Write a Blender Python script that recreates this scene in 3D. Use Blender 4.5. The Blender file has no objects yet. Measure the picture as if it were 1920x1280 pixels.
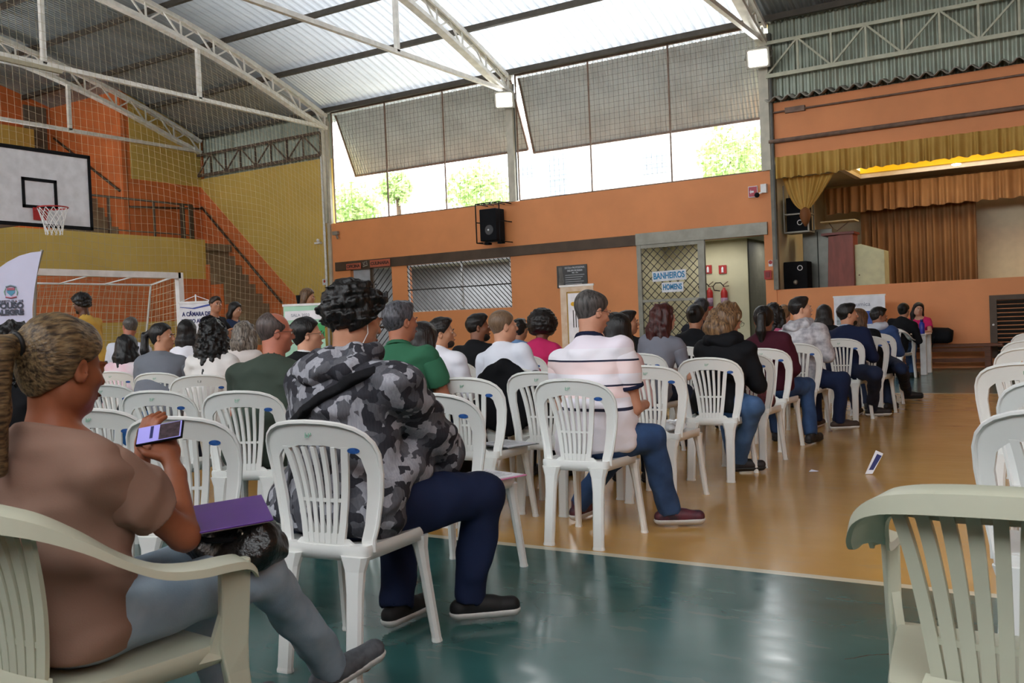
import bpy, math, random, os
import numpy as np
from mathutils import Vector, Matrix
random.seed(7)
C = bpy.context.scene.collection
PI = math.pi

# ---------------------------------------------------------------- materials
def lin(c):
    if isinstance(c, str):
        c = [int(c[i:i+2], 16)/255 for i in (0, 2, 4)]
    return [(x/12.92 if x <= .04045 else ((x+.055)/1.055)**2.4) for x in c[:3]] + [1]

MATS = {}
def mat(name, col, rough=.6, metal=0., var=.08, vs=6., bump=0., bs=40., spec=.5, col2=None, stretch=(1, 1, 1), emit=0., trans=0., coat=0.):
    """plain procedural material: noise-varied colour, optional bump"""
    if name in MATS: return MATS[name]
    m = bpy.data.materials.new(name); m.use_nodes = True
    nt = m.node_tree; N = nt.nodes; L = nt.links
    b = N['Principled BSDF']; c = lin(col)
    b.inputs['Roughness'].default_value = rough
    b.inputs['Metallic'].default_value = metal
    b.inputs['Specular IOR Level'].default_value = spec
    b.inputs['Coat Weight'].default_value = coat
    tc = N.new('ShaderNodeTexCoord'); mp = N.new('ShaderNodeMapping')
    mp.inputs['Scale'].default_value = stretch
    L.new(tc.outputs['Object'], mp.inputs['Vector'])
    nz = N.new('ShaderNodeTexNoise'); nz.inputs['Scale'].default_value = vs; nz.inputs['Detail'].default_value = 5
    L.new(mp.outputs['Vector'], nz.inputs['Vector'])
    cr = N.new('ShaderNodeValToRGB')
    c2 = lin(col2) if col2 else [min(1, x*(1+var)+var*.02) for x in c[:3]]+[1]
    c1 = c if col2 else [x*(1-var) for x in c[:3]]+[1]
    cr.color_ramp.elements[0].position = .35; cr.color_ramp.elements[0].color = c1
    cr.color_ramp.elements[1].position = .65; cr.color_ramp.elements[1].color = c2
    L.new(nz.outputs['Fac'], cr.inputs['Fac']); L.new(cr.outputs['Color'], b.inputs['Base Color'])
    if bump:
        n2 = N.new('ShaderNodeTexNoise'); n2.inputs['Scale'].default_value = bs; n2.inputs['Detail'].default_value = 3
        L.new(mp.outputs['Vector'], n2.inputs['Vector'])
        bp = N.new('ShaderNodeBump'); bp.inputs['Strength'].default_value = bump; bp.inputs['Distance'].default_value = .02
        L.new(n2.outputs['Fac'], bp.inputs['Height']); L.new(bp.outputs['Normal'], b.inputs['Normal'])
    if emit:
        b.inputs['Emission Color'].default_value = c; b.inputs['Emission Strength'].default_value = emit
    if trans: b.inputs['Transmission Weight'].default_value = trans
    MATS[name] = m
    return m

def ramp_z(name, bands, rough=.8, axis='Z', noise=0.):
    """horizontal bands along an object axis: bands = [(z, colour), ...] ascending"""
    m = bpy.data.materials.new(name); m.use_nodes = True
    nt = m.node_tree; N = nt.nodes; L = nt.links; b = N['Principled BSDF']; b.inputs['Roughness'].default_value = rough
    tc = N.new('ShaderNodeTexCoord'); sp = N.new('ShaderNodeSeparateXYZ'); L.new(tc.outputs['Object'], sp.inputs[0])
    mr = N.new('ShaderNodeMapRange'); z0 = bands[0][0]; z1 = bands[-1][0]+.3
    mr.inputs['From Min'].default_value = z0; mr.inputs['From Max'].default_value = z1
    L.new(sp.outputs[axis], mr.inputs['Value'])
    cr = N.new('ShaderNodeValToRGB'); cr.color_ramp.interpolation = 'CONSTANT'; e = cr.color_ramp.elements
    e[0].position = 0; e[0].color = lin(bands[0][1]); e[1].position = min(1, (bands[1][0]-z0)/(z1-z0)); e[1].color = lin(bands[1][1])
    for z, c in bands[2:]:
        k = e.new(min(1, (z-z0)/(z1-z0))); k.color = lin(c)
    L.new(mr.outputs['Result'], cr.inputs['Fac']); L.new(cr.outputs['Color'], b.inputs['Base Color'])
    return m

# ---------------------------------------------------------------- mesh builder
class MB:
    def __init__(s): s.v = []; s.f = []
    def add(s, vs, fs):
        o = len(s.v); s.v += [tuple(v) for v in vs]; s.f += [tuple(i+o for i in f) for f in fs]; return s
    def box(s, x0, x1, y0, y1, z0, z1):
        v = [(x0,y0,z0),(x1,y0,z0),(x1,y1,z0),(x0,y1,z0),(x0,y0,z1),(x1,y0,z1),(x1,y1,z1),(x0,y1,z1)]
        return s.add(v, [(0,3,2,1),(4,5,6,7),(0,1,5,4),(1,2,6,5),(2,3,7,6),(3,0,4,7)])
    def bar(s, a, b, w, h=None, up=(0,0,1)):
        """rectangular bar from a to b"""
        a = Vector(a); b = Vector(b); h = h or w; d = (b-a).normalized(); up = Vector(up)
        if abs(d.dot(up)) > .98: up = Vector((0,1,0)) if abs(d.y) < .9 else Vector((1,0,0))
        x = d.cross(up).normalized(); y = x.cross(d)
        c = [(-w/2,-h/2),(w/2,-h/2),(w/2,h/2),(-w/2,h/2)]
        return s.add([a+x*i+y*j for i,j in c]+[b+x*i+y*j for i,j in c], [(3,2,1,0),(4,5,6,7),(0,1,5,4),(1,2,6,5),(2,3,7,6),(3,0,4,7)])
    def tube(s, pts, r, n=8, cap=True, flat=1.):
        pts = [Vector(p) for p in pts]; k = len(pts); rs = r if isinstance(r, (list, tuple)) else [r]*k
        prev = None; vs = []
        for i, p in enumerate(pts):
            d = (pts[min(i+1,k-1)]-pts[max(i-1,0)]).normalized()
            if prev is None:
                u = Vector((0,0,1)) if abs(d.z) < .9 else Vector((1,0,0))
                x = d.cross(u).normalized()
            else: x = (prev-d*prev.dot(d)).normalized()
            prev = x; y = d.cross(x)
            for j in range(n):
                a = 2*PI*j/n; vs.append(p+x*math.cos(a)*rs[i]+y*math.sin(a)*rs[i]*flat)
        fs = [(i*n+j, i*n+(j+1)%n, (i+1)*n+(j+1)%n, (i+1)*n+j) for i in range(k-1) for j in range(n)]
        if cap: fs += [tuple(range(n-1,-1,-1)), tuple((k-1)*n+j for j in range(n))]
        return s.add(vs, fs)
    def sweep(s, pts, xs, prof):
        """profile [(u,v)] swept along pts; xs = per-point side vector; v axis = side x tangent"""
        pts = [Vector(p) for p in pts]; k = len(pts); n = len(prof); vs = []
        for i, p in enumerate(pts):
            d = (pts[min(i+1,k-1)]-pts[max(i-1,0)]).normalized()
            x = Vector(xs[i]); x = (x-d*x.dot(d)).normalized(); y = d.cross(x)
            pr = prof(i/(k-1)) if callable(prof) else prof
            n = len(pr)
            vs += [p+x*a+y*b for a, b in pr]
        fs = [(i*n+j, i*n+(j+1)%n, (i+1)*n+(j+1)%n, (i+1)*n+j) for i in range(k-1) for j in range(n)]
        fs += [tuple(range(n-1,-1,-1)), tuple((k-1)*n+j for j in range(n))]
        return s.add(vs, fs)
    def ribbon(s, A, B, t):
        """solid strip between polylines A and B of thickness t"""
        A = [Vector(a) for a in A]; B = [Vector(b) for b in B]; k = len(A); vs = []
        for i in range(k):
            d = A[min(i+1,k-1)]-A[max(i-1,0)]+B[min(i+1,k-1)]-B[max(i-1,0)]
            w = B[i]-A[i]; n = d.cross(w)
            n = n.normalized()*t/2 if n.length > 1e-9 else Vector((0,t/2,0))
            vs += [A[i]-n, B[i]-n, B[i]+n, A[i]+n]
        fs = [(i*4+j, i*4+(j+1)%4, (i+1)*4+(j+1)%4, (i+1)*4+j) for i in range(k-1) for j in range(4)]
        fs += [(3,2,1,0), tuple((k-1)*4+j for j in range(4))]
        return s.add(vs, fs)
    def lathe(s, prof, c=(0,0,0), n=20):
        vs = [(c[0]+r*math.cos(2*PI*j/n), c[1]+r*math.sin(2*PI*j/n), c[2]+z) for r, z in prof for j in range(n)]
        k = len(prof)
        fs = [(i*n+j, i*n+(j+1)%n, (i+1)*n+(j+1)%n, (i+1)*n+j) for i in range(k-1) for j in range(n)]
        fs += [tuple(range(n-1,-1,-1)), tuple((k-1)*n+j for j in range(n))]
        return s.add(vs, fs)
    def prism(s, poly, a, b, axis='y'):
        """2-D polygon extruded along axis from a to b"""
        def P(p, t): return {'y': (p[0], t, p[1]), 'x': (t, p[0], p[1]), 'z': (p[0], p[1], t)}[axis]
        n = len(poly)
        return s.add([P(p, a) for p in poly]+[P(p, b) for p in poly],
                     [tuple(range(n)), tuple(range(2*n-1, n-1, -1))]+[(i, (i+1)%n+0, (i+1)%n+n, i+n)[::-1] for i in range(n)])
    def grid(s, fn, nu, nv):
        vs = [fn(i/nu, j/nv) for j in range(nv+1) for i in range(nu+1)]
        fs = [(j*(nu+1)+i, j*(nu+1)+i+1, (j+1)*(nu+1)+i+1, (j+1)*(nu+1)+i) for j in range(nv) for i in range(nu)]
        return s.add(vs, fs)
    def ball(s, c, r, n=12, m=8):
        r = (r, r, r) if not hasattr(r, '__len__') else r
        vs = [(c[0]+r[0]*math.sin(PI*i/m)*math.cos(2*PI*j/n), c[1]+r[1]*math.sin(PI*i/m)*math.sin(2*PI*j/n), c[2]+r[2]*math.cos(PI*i/m)) for i in range(m+1) for j in range(n)]
        return s.add(vs, [(i*n+j, (i+1)*n+j, (i+1)*n+(j+1)%n, i*n+(j+1)%n) for i in range(m) for j in range(n)])
    def build(s, name, m, parent=None, smooth=False, bevel=0., loc=None, rz=0., solid=0.):
        me = bpy.data.meshes.new(name); me.from_pydata(s.v, [], s.f); me.materials.append(m)
        if smooth: me.polygons.foreach_set('use_smooth', [True]*len(me.polygons))
        me.update()
        o = bpy.data.objects.new(name, me); C.objects.link(o)
        if parent: o.parent = parent
        if solid:
            md = o.modifiers.new('s', 'SOLIDIFY'); md.thickness = solid; md.offset = 0
        if bevel:
            md = o.modifiers.new('b', 'BEVEL'); md.width = bevel; md.segments = 2; md.limit_method = 'ANGLE'; md.angle_limit = .6
            if smooth:
                md.harden_normals = False
        if loc: o.location = loc
        o.rotation_euler.z = rz
        return o

def tag(o, label=None, cat=None, group=None, kind=None):
    if label: o['label'] = label
    if cat: o['category'] = cat
    if group: o['group'] = group
    if kind: o['kind'] = kind
    return o
def thing(name, label, cat, loc=(0,0,0), rz=0., group=None):
    o = bpy.data.objects.new(name, None); o.empty_display_size = .1; C.objects.link(o)
    o.location = loc; o.rotation_euler.z = rz
    return tag(o, label, cat, group)
def struct(name, mb, m, parent=None, smooth=False, **k):
    o = mb.build(name, m, parent, smooth, **k)
    if not parent: o['kind'] = 'structure'
    return o
def dup(root, loc, rz, label, group=None):
    r = root.copy(); C.objects.link(r); r.location = loc; r.rotation_euler.z = rz
    r['label'] = label
    if group: r['group'] = group
    for ch in list(root.children):
        c = ch.copy(); C.objects.link(c); c.parent = r
        for g in ch.children:
            d = g.copy(); C.objects.link(d); d.parent = c
    return r
def text(name, s, size, m, parent, loc, rot=(PI/2,0,0), ext=.002, align='CENTER', sx=1., bold=0., fit=None):
    cu = bpy.data.curves.new(name, 'FONT'); cu.body = s; cu.size = size; cu.extrude = ext; cu.align_x = align; cu.align_y = 'CENTER'; cu.offset = bold
    tmp = bpy.data.objects.new(name+'_tmp', cu); me = bpy.data.meshes.new_from_object(tmp); bpy.data.objects.remove(tmp); me.name = name
    me.materials.clear(); me.materials.append(m); o = bpy.data.objects.new(name, me); C.objects.link(o); o.parent = parent
    if fit and me.vertices:
        xs_ = [v.co.x for v in me.vertices]; sx = fit/(max(xs_)-min(xs_)); mid = (max(xs_)+min(xs_))/2
        for v in me.vertices: v.co.x -= mid
    o.location = loc; o.rotation_euler = rot; o.scale = (sx, 1, 1)
    return o

# ---------------------------------------------------------------- camera
yaw, pit, rol = -0.554986, -0.019777, -0.040853
fw = Vector((math.sin(yaw), math.cos(yaw), 0)); rt = Vector((math.cos(yaw), -math.sin(yaw), 0)); up = Vector((0,0,1))
f2 = fw*math.cos(pit)+up*math.sin(pit); u2 = -fw*math.sin(pit)+up*math.cos(pit)
r3 = rt*math.cos(rol)+u2*math.sin(rol); u3 = -rt*math.sin(rol)+u2*math.cos(rol)
CAM = Vector((0,0,1.2)); FPX = 1748.9
cd = bpy.data.cameras.new('camera'); cam = bpy.data.objects.new('camera', cd); C.objects.link(cam)
cam.matrix_world = Matrix(((r3.x,u3.x,-f2.x,CAM.x),(r3.y,u3.y,-f2.y,CAM.y),(r3.z,u3.z,-f2.z,CAM.z),(0,0,0,1)))
cd.sensor_width = 36; cd.lens = FPX/1920*36; cd.clip_start = .05; cd.clip_end = 300
cd.dof.use_dof = True; cd.dof.focus_distance = 6.5; cd.dof.aperture_fstop = 13
bpy.context.scene.camera = cam
def ray(px, py): return r3*((px-960)/FPX)-u3*((py-640)/FPX)+f2
def at_w(px, py, w): return CAM+ray(px, py)*w
def at_z(px, py, z): d = ray(px, py); return CAM+d*((z-CAM.z)/d.z)
def at_y(px, py, y): d = ray(px, py); return CAM+d*(y/d.y)
def at_x(px, py, x): d = ray(px, py); return CAM+d*(x/d.x)
# ---------------------------------------------------------------- setting
YW = 19.6; XL = -23.2; XR = 9.0; YN = -2.0
P = [-17.9, -11.9, -5.65]                       # pillars on the long wall
def roofz(y): return 9.3-.0187*(y-9)**2
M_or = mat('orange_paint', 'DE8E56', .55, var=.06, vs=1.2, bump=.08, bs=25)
M_ord = mat('orange_paint_deep', 'CF7038', .6, var=.12, vs=1.5, bump=.1, bs=25)  # deeper orange for the left end, stripe and stair side
M_ye = mat('yellow_paint', 'CCAC56', .6, var=.05, vs=1.5, bump=.1, bs=18)
M_cream = mat('cream_paint', 'CFC8A8', .6, var=.05, vs=2)
M_brown = mat('brown_metal', '4A3A2C', .5, .3, var=.15, vs=3)
M_greym = mat('grey_metal', '8E8B80', .45, .3, var=.12, vs=5)
M_steel = mat('truss_paint', 'EDEBE3', .45, .1, var=.1, vs=7)
M_pil = mat('pillar_paint', 'B7B2A2', .5, .2, var=.12, vs=4)
M_dark = mat('dark_void', '1C1B1A', .8)
M_rust = mat('rusty_steel', '7A6355', .6, .2, var=.2, vs=8)
M_wire = mat('wire', '4A4A48', .5, .4)
M_black = mat('black_plastic', '16171A', .45)
M_white = mat('white_gloss', 'E6E6E6', .35)
M_stairc = mat('stair_concrete', '877257', .8, var=.12, vs=4)

def floor_mat():
    m = bpy.data.materials.new('court_floor'); m.use_nodes = True
    nt = m.node_tree; N = nt.nodes; L = nt.links; b = N['Principled BSDF']
    tc = N.new('ShaderNodeTexCoord'); sp = N.new('ShaderNodeSeparateXYZ'); L.new(tc.outputs['Object'], sp.inputs[0])
    def mth(op, a, bb=None):
        n = N.new('ShaderNodeMath'); n.operation = op
        for i, v in enumerate((a, bb)):
            if v is None: continue
            if isinstance(v, (int, float)): n.inputs[i].default_value = v
            else: L.new(v, n.inputs[i])
        return n.outputs[0]
    X = sp.outputs['X']; Y = sp.outputs['Y']
    def box(v, a, bb): return mth('MULTIPLY', mth('GREATER_THAN', v, a), mth('LESS_THAN', v, bb))
    inner = mth('MULTIPLY', box(Y, 4.29, 13.87), box(X, -13.4, 8.0))
    outer = mth('MULTIPLY', box(Y, 4.23, 13.93), box(X, -13.46, 8.06))
    def noise(sc, det=5, st=(1,1,1)):
        mp = N.new('ShaderNodeMapping'); mp.inputs['Scale'].default_value = st; L.new(tc.outputs['Object'], mp.inputs[0])
        n = N.new('ShaderNodeTexNoise'); n.inputs['Scale'].default_value = sc; n.inputs['Detail'].default_value = det; L.new(mp.outputs[0], n.inputs['Vector']); return n
    def ramp(src, c1, c2, a=.3, bb=.7):
        r = N.new('ShaderNodeValToRGB'); r.color_ramp.elements[0].color = lin(c1); r.color_ramp.elements[1].color = lin(c2)
        r.color_ramp.elements[0].position = a; r.color_ramp.elements[1].position = bb; L.new(src, r.inputs[0]); return r.outputs[0]
    n1 = noise(1.1).outputs['Fac']; n2 = noise(3, 8, (1, 4, 1)).outputs['Fac']
    och = ramp(n1, 'BC8E48', 'CEA05C'); gre = ramp(n1, '2C5452', '3B6B68')
    def mix(f, a, bb):
        n = N.new('ShaderNodeMix'); n.data_type = 'RGBA'; 
        if isinstance(f, (int, float)): n.inputs[0].default_value = f
        else: L.new(f, n.inputs[0])
        for i, v in ((6, a), (7, bb)):
            if isinstance(v, list): n.inputs[i].default_value = v
            else: L.new(v, n.inputs[i])
        return n.outputs[2]
    col = mix(outer, gre, lin('D6CDB4')); col = mix(inner, col, och)
    # worn scuffs and cracks
    sc = mth('MULTIPLY', mth('GREATER_THAN', n2, .62), .12); col = mix(sc, col, lin('8A8A7A'))
    nv = N.new('ShaderNodeTexVoronoi'); nv.feature = 'DISTANCE_TO_EDGE'; nv.inputs['Scale'].default_value = .9
    dn = noise(4, 6); ad = N.new('ShaderNodeMix'); ad.data_type = 'RGBA'; ad.inputs[0].default_value = .12
    L.new(tc.outputs['Object'], ad.inputs[6]); L.new(dn.outputs['Color'], ad.inputs[7]); L.new(ad.outputs[2], nv.inputs['Vector'])
    ck = mth('MULTIPLY', mth('MULTIPLY', mth('LESS_THAN', nv.outputs['Distance'], .003), mth('LESS_THAN', Y, 4.15)), mth('GREATER_THAN', noise(.55, 1).outputs['Fac'], .47))
    col = mix(mth('MULTIPLY', ck, .7), col, lin('1C2A26'))
    L.new(col, b.inputs['Base Color'])
    rr = N.new('ShaderNodeMapRange'); rr.inputs['To Min'].default_value = .1; rr.inputs['To Max'].default_value = .3; L.new(n2, rr.inputs['Value'])
    L.new(rr.outputs[0], b.inputs['Roughness']); b.inputs['Specular IOR Level'].default_value = .6
    bp = N.new('ShaderNodeBump'); bp.inputs['Strength'].default_value = .12; bp.inputs['Distance'].default_value = .01
    L.new(noise(2.2, 6).outputs['Fac'], bp.inputs['Height']); L.new(bp.outputs[0], b.inputs['Normal'])
    return m
struct('floor', MB().box(-27, XR, YN, YW+6, -.1, 0), floor_mat())

# long wall (wall_back): several panels of one wall
wb = MB()
T = .2
xd0, xd1 = -17.3, -15.85                         # workshop door
xg0, xg1 = -15.33, -12.1                         # barred window
xe0, xe1 = -8.7, -5.79                           # toilets opening
wb.box(P[0]-.05, xd0, YW, YW+T, 0, 2.84); wb.box(xd1, xg0, YW, YW+T, 0, 2.84)
wb.box(xg0, xg1, YW, YW+T, 0, 1.59); wb.box(xg1, xe0, YW, YW+T, 0, 2.84)
wb.box(P[0]-.05, -5.6, YW, YW+T, 2.84, 4.17)
wb.box(xe1, -5.56, YW-.02, YW+T, 0, 4.17)
wb.box(-5.58, XR, YW, YW+T, 0, 1.67)
wb.box(-5.58, XR, YW, YW+T, 4.4, 5.56)
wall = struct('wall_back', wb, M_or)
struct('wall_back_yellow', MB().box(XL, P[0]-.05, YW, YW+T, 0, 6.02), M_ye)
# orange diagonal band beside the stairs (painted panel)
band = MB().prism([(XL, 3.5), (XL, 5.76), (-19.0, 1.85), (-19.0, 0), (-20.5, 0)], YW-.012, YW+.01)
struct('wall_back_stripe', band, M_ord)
# corrugated cladding above yellow wall and above the stage
def corr(x0, x1, z0f, z1f, y, pitch=.14, amp=.02):
    n = int((x1-x0)/pitch)*6; mb = MB()
    def fn(u, v):
        x = x0+(x1-x0)*u; k = (x/pitch)%1
        a = amp*(1 if k < .35 else -1 if .5 < k < .85 else 0)
        return (x, y+a, z0f+(z1f-z0f)*v)
    return mb.grid(fn, n, 1)
M_clad = mat('green_grey_cladding', '9BA496', .45, .35, var=.12, vs=3)
struct('wall_back_cladding', corr(XL, P[0], 6.0, 7.35, YW+.12).add(*(lambda m: (m.v, m.f))(corr(-5.6, XR, 5.5, 7.35, YW+.12))), M_clad, solid=.01)
# fibre-cement canopy edge above the stage
can = MB().grid(lambda u, v: (-5.6+14.6*u, YW-.28+.45*v, 5.58+.1*v+.045*math.sin(2*PI*(-5.6+14.6*u)/.26)), 56*8, 2)
tag(can.build('canopy_edge', mat('fibre_cement', '8D8A80', .8, var=.2, vs=5), None, True, solid=.02), 'wavy grey fibre-cement sheet edge over the orange wall above the stage', 'roof sheet')
# lintel beam
struct('lintel', MB().box(P[0]+.1, -5.79, YW-.06, YW, 2.84, 3.08), M_brown)
struct('lintel_steel', MB().box(xe0, -5.7, YW-.09, YW-.03, 2.84, 3.1), M_greym)
# window band (ledge) frames: wire mesh grilles
M_lou = mat('louver_sheet', 'C9CDC8', .42, .45, var=.08, vs=2)
for i, (a, b) in enumerate(((P[0], P[1]), (P[1], P[2]))):
    a += .12; b -= .12
    fr = MB().box(a, b, YW+.02, YW+.14, 4.17, 4.2)
    for t in (0, .33, .66, 1): fr.box(a+(b-a)*t-.015, a+(b-a)*t+.015, YW+.02, YW+.05, 4.2, 7.25)
    fr.box(a, b, YW+.02, YW+.1, 7.22, 7.3)
    w = struct('window_%d' % (i+1), fr, M_rust)
    wm = MB(); x = a+.12
    while x < b: wm.box(x-.002, x+.002, YW+.03, YW+.036, 4.2, 7.25); x += .125
    z = 4.3
    while z < 7.2: wm.box(a, b, YW+.036, YW+.042, z-.002, z+.002); z += .125
    wm.build('wire_mesh', M_wire, w)
    # hinged corrugated panel, tilted outwards
    lp = thing('louver_panel', ['corrugated metal awning panel tilted outward in the window bay nearer the yellow wall', 'corrugated metal awning panel tilted outward in the window bay nearer the stage'][i], 'awning panel', ((a+b)/2, YW+.2, 7.2))
    W = (b-a)/2; q = (.75, -1.62) if i == 0 else (.62, -1.75)
    n = int(2*W/.085)*5
    MB().grid(lambda u, v: (-W+2*W*u, q[0]*v+.02*math.sin(2*PI*(u*2*W)/.085), q[1]*v), n, 1).build('panel_sheet', M_lou, lp, True)
    fr2 = MB().bar((-W, q[0]-.02, q[1]), (W, q[0]-.02, q[1]), .05, .05)
    fr2.bar((-W, 0, 0), (-W, q[0], q[1]), .04); fr2.bar((W, 0, 0), (W, q[0], q[1]), .04)
    fr2.build('panel_frame', M_rust, lp)
# pillars
for k, x in enumerate(P):
    pb = MB().box(x-.13, x-.03, YW-.06, YW+.06, 4.17 if k else 0, 7.1).box(x-.02, x+.08, YW-.1, YW-.02, 4.17, 7.0)
    struct('pillar_%d' % (k+1), pb, M_pil)
    if k: struct('pillar_rail_%d' % (k+1), MB().bar((x+.13, YW-.08, 4.17 if k == 1 else 2.3), (x+.13, YW-.08, 7.0), .025), M_wire)
pp = thing('drain_pipe', 'white vertical pipe at the corner of yellow and orange walls', 'pipe', (P[0]-.22, YW-.08, 0))
MB().tube([(0, 0, .02), (0, 0, 6.85)], .035).build('pipe', M_white, pp, True)
MB().tube([(.12, 0, 4.2), (.12, 0, 7.0)], .07, 12).build('pipe_cover', mat('pipe_cream', 'CFC8B4', .5), pp, True)
struct('stage_post', MB().box(-5.6, -5.5, YW-.08, YW+.04, 1.67, 7.0), mat('post_dark', '6B675C', .5, .3, var=.2, vs=5))

# opposite side and right end (behind and beside the camera)
struct('wall_front', MB().box(XL-4, XR, YN-.2, YN, 0, 4.2), M_or)
struct('wall_right', MB().box(XR, XR+.2, YN, YW+6, 0, 9.4), M_or)
# left end wall
le = MB().box(XL-.2, XL, 17.0, YW+T, 3.9, 8.9)
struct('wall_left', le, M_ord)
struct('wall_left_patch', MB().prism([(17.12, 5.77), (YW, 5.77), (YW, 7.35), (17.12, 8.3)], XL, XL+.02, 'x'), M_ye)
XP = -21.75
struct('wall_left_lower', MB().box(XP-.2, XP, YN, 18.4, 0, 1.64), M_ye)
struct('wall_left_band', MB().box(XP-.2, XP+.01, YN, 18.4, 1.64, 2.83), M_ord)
struct('wall_left_parapet', MB().box(XP-.2, XP+.03, YN, 18.4, 2.83, 3.97), M_ye)
struct('gallery_slab', MB().box(XL-.2, XP-.2, YN, YW, 3.7, 3.9), M_stairc)
# recessed stair flight at the back of the gallery
struct('wall_gallery_side', MB().box(-26.5, XL, 16.85, 17.02, 3.9, 8.9), M_ord)
struct('wall_gallery_end', MB().box(-26.7, -26.5, YN, 17, 3.0, 9.2), M_ord)
struct('wall_gallery_parapet', MB().box(-26.1, -26.0, YN, 16.0, 6.3, 7.4), M_ye)
sg = MB()
for i in range(9): sg.box(XL-.3*(i+1), XL-.3*i, 15.2, 16.85, 3.5+.3*i, 3.9+.3*(i+1)-.1)
struct('stair_upper', sg, M_stairc)
struct('door_4', MB().box(-26.5, -26.46, 16.0, 16.7, 6.4, 8.2), mat('grey_door', '6E675A', .7, var=.15))
hr = MB().tube([(-26.3, 16.8, 7.3), (-23.3, 16.8, 5.4)], .035)
tag(hr.build('handrail', M_brown, None, True), 'dark handrail sloping up the orange wall behind the backboard', 'handrail')
# main stair flight along the long wall
ss = MB(); xs = -18.85; rise = .296; run = .27; side = MB()
pts = [(xs, 0)]
for i in range(13):
    ss.box(xs-run*(i+1), xs-run*i, 18.4, YW-.013, 0, rise*(i+1))
    pts += [(xs-run*i, rise*(i+1)-.01), (xs-run*(i+1), rise*(i+1)-.01)]
st_o = struct('stair_main', ss, M_stairc)
ss2 = MB()
for i in range(7): ss2.box(xs-run*2*(i+1)+.02, xs-run*2*i-.02, 18.37, 18.41, 0, rise*(2*i+1)-.01)
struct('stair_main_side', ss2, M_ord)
h2 = MB().tube([(XL+.05, YW-.07, 5.15), (-19.9, YW-.07, 2.05)], .035)
tag(h2.build('handrail', M_brown, None, True), 'dark handrail running down the wall beside the main stairs', 'handrail')
rl = thing('guard_rail', 'dark metal guard railing on top of the yellow gallery parapet', 'railing', (XP-.1, 0, 3.97))
MB().bar((0, 10, .98), (0, 18.1, .98), .05).bar((0, 10, .12), (0, 18.1, .12), .03).build('top_rail', M_brown, rl)
for y, t in ((12, .03), (13.7, .03), (15.4, .06), (16.8, .05), (17.75, .1), (18.05, .1)):
    MB().bar((0, y, 0), (0, y, .98), t).build('post', M_brown, rl)
h3 = MB().tube([(XL+.06, 17.0, 4.95), (XL+.06, YW-.1, 5.1)], .03)
tag(h3.build('handrail', M_brown, None, True), 'dark horizontal handrail on the orange wall above the gallery landing', 'handrail')

# roof
nb = int((XR+27)/.11)
def rf(u, v):
    x = -27+(XR+27)*u; y = YN-.4+(YW+.5-YN+.4)*v
    return (x, y, roofz(y)+.1+.024*math.sin(2*PI*x/.11))
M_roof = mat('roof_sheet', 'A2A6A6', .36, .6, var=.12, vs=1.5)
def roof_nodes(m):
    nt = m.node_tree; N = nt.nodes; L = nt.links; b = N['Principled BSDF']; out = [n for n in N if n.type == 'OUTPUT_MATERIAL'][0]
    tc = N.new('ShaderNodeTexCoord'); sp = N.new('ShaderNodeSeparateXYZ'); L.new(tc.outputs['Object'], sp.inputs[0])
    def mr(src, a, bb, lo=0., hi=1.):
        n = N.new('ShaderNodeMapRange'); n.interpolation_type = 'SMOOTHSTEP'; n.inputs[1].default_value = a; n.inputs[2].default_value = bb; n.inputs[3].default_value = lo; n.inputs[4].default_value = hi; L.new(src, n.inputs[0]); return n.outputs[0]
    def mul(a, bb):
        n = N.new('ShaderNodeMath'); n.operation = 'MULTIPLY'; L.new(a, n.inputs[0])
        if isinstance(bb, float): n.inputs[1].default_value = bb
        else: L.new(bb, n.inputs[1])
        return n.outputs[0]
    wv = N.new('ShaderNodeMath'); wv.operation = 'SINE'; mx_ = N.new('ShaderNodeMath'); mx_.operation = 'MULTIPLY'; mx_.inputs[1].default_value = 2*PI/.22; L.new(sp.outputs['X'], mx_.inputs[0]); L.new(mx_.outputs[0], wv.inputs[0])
    f = mul(mul(mr(sp.outputs['X'], -19.5, -12.), mr(sp.outputs['X'], -5.6, -5.7)), mr(sp.outputs['Y'], 6., 17.))  # brightness of the window bays put in as translucency by position
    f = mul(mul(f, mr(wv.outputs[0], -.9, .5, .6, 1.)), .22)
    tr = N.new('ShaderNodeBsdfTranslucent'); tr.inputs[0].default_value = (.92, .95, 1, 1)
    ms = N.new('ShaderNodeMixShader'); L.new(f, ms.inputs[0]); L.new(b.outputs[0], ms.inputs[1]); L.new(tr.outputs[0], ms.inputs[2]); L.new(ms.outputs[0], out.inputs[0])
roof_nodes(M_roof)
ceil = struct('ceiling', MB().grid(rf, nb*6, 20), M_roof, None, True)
y = YW-.15; pur = []
while y > YN:
    pur.append(y); y -= 1.72
M_pur = mat('purlin', '4B453C', .6, .3, var=.15)
for y in pur:
    z = roofz(y)
    MB().box(-27, XR, y-.03, y+.03, z-.05, z+.085).box(-27, XR, y-.07, y-.03, z-.05, z-.035).build('purlin', M_pur, ceil)
# eave flashing
struct('ceiling_eave', MB().box(P[0], XR, YW-.02, YW+.12, 7.28, 7.42), mat('flashing', 'B9C0C0', .4, .4))

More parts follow.
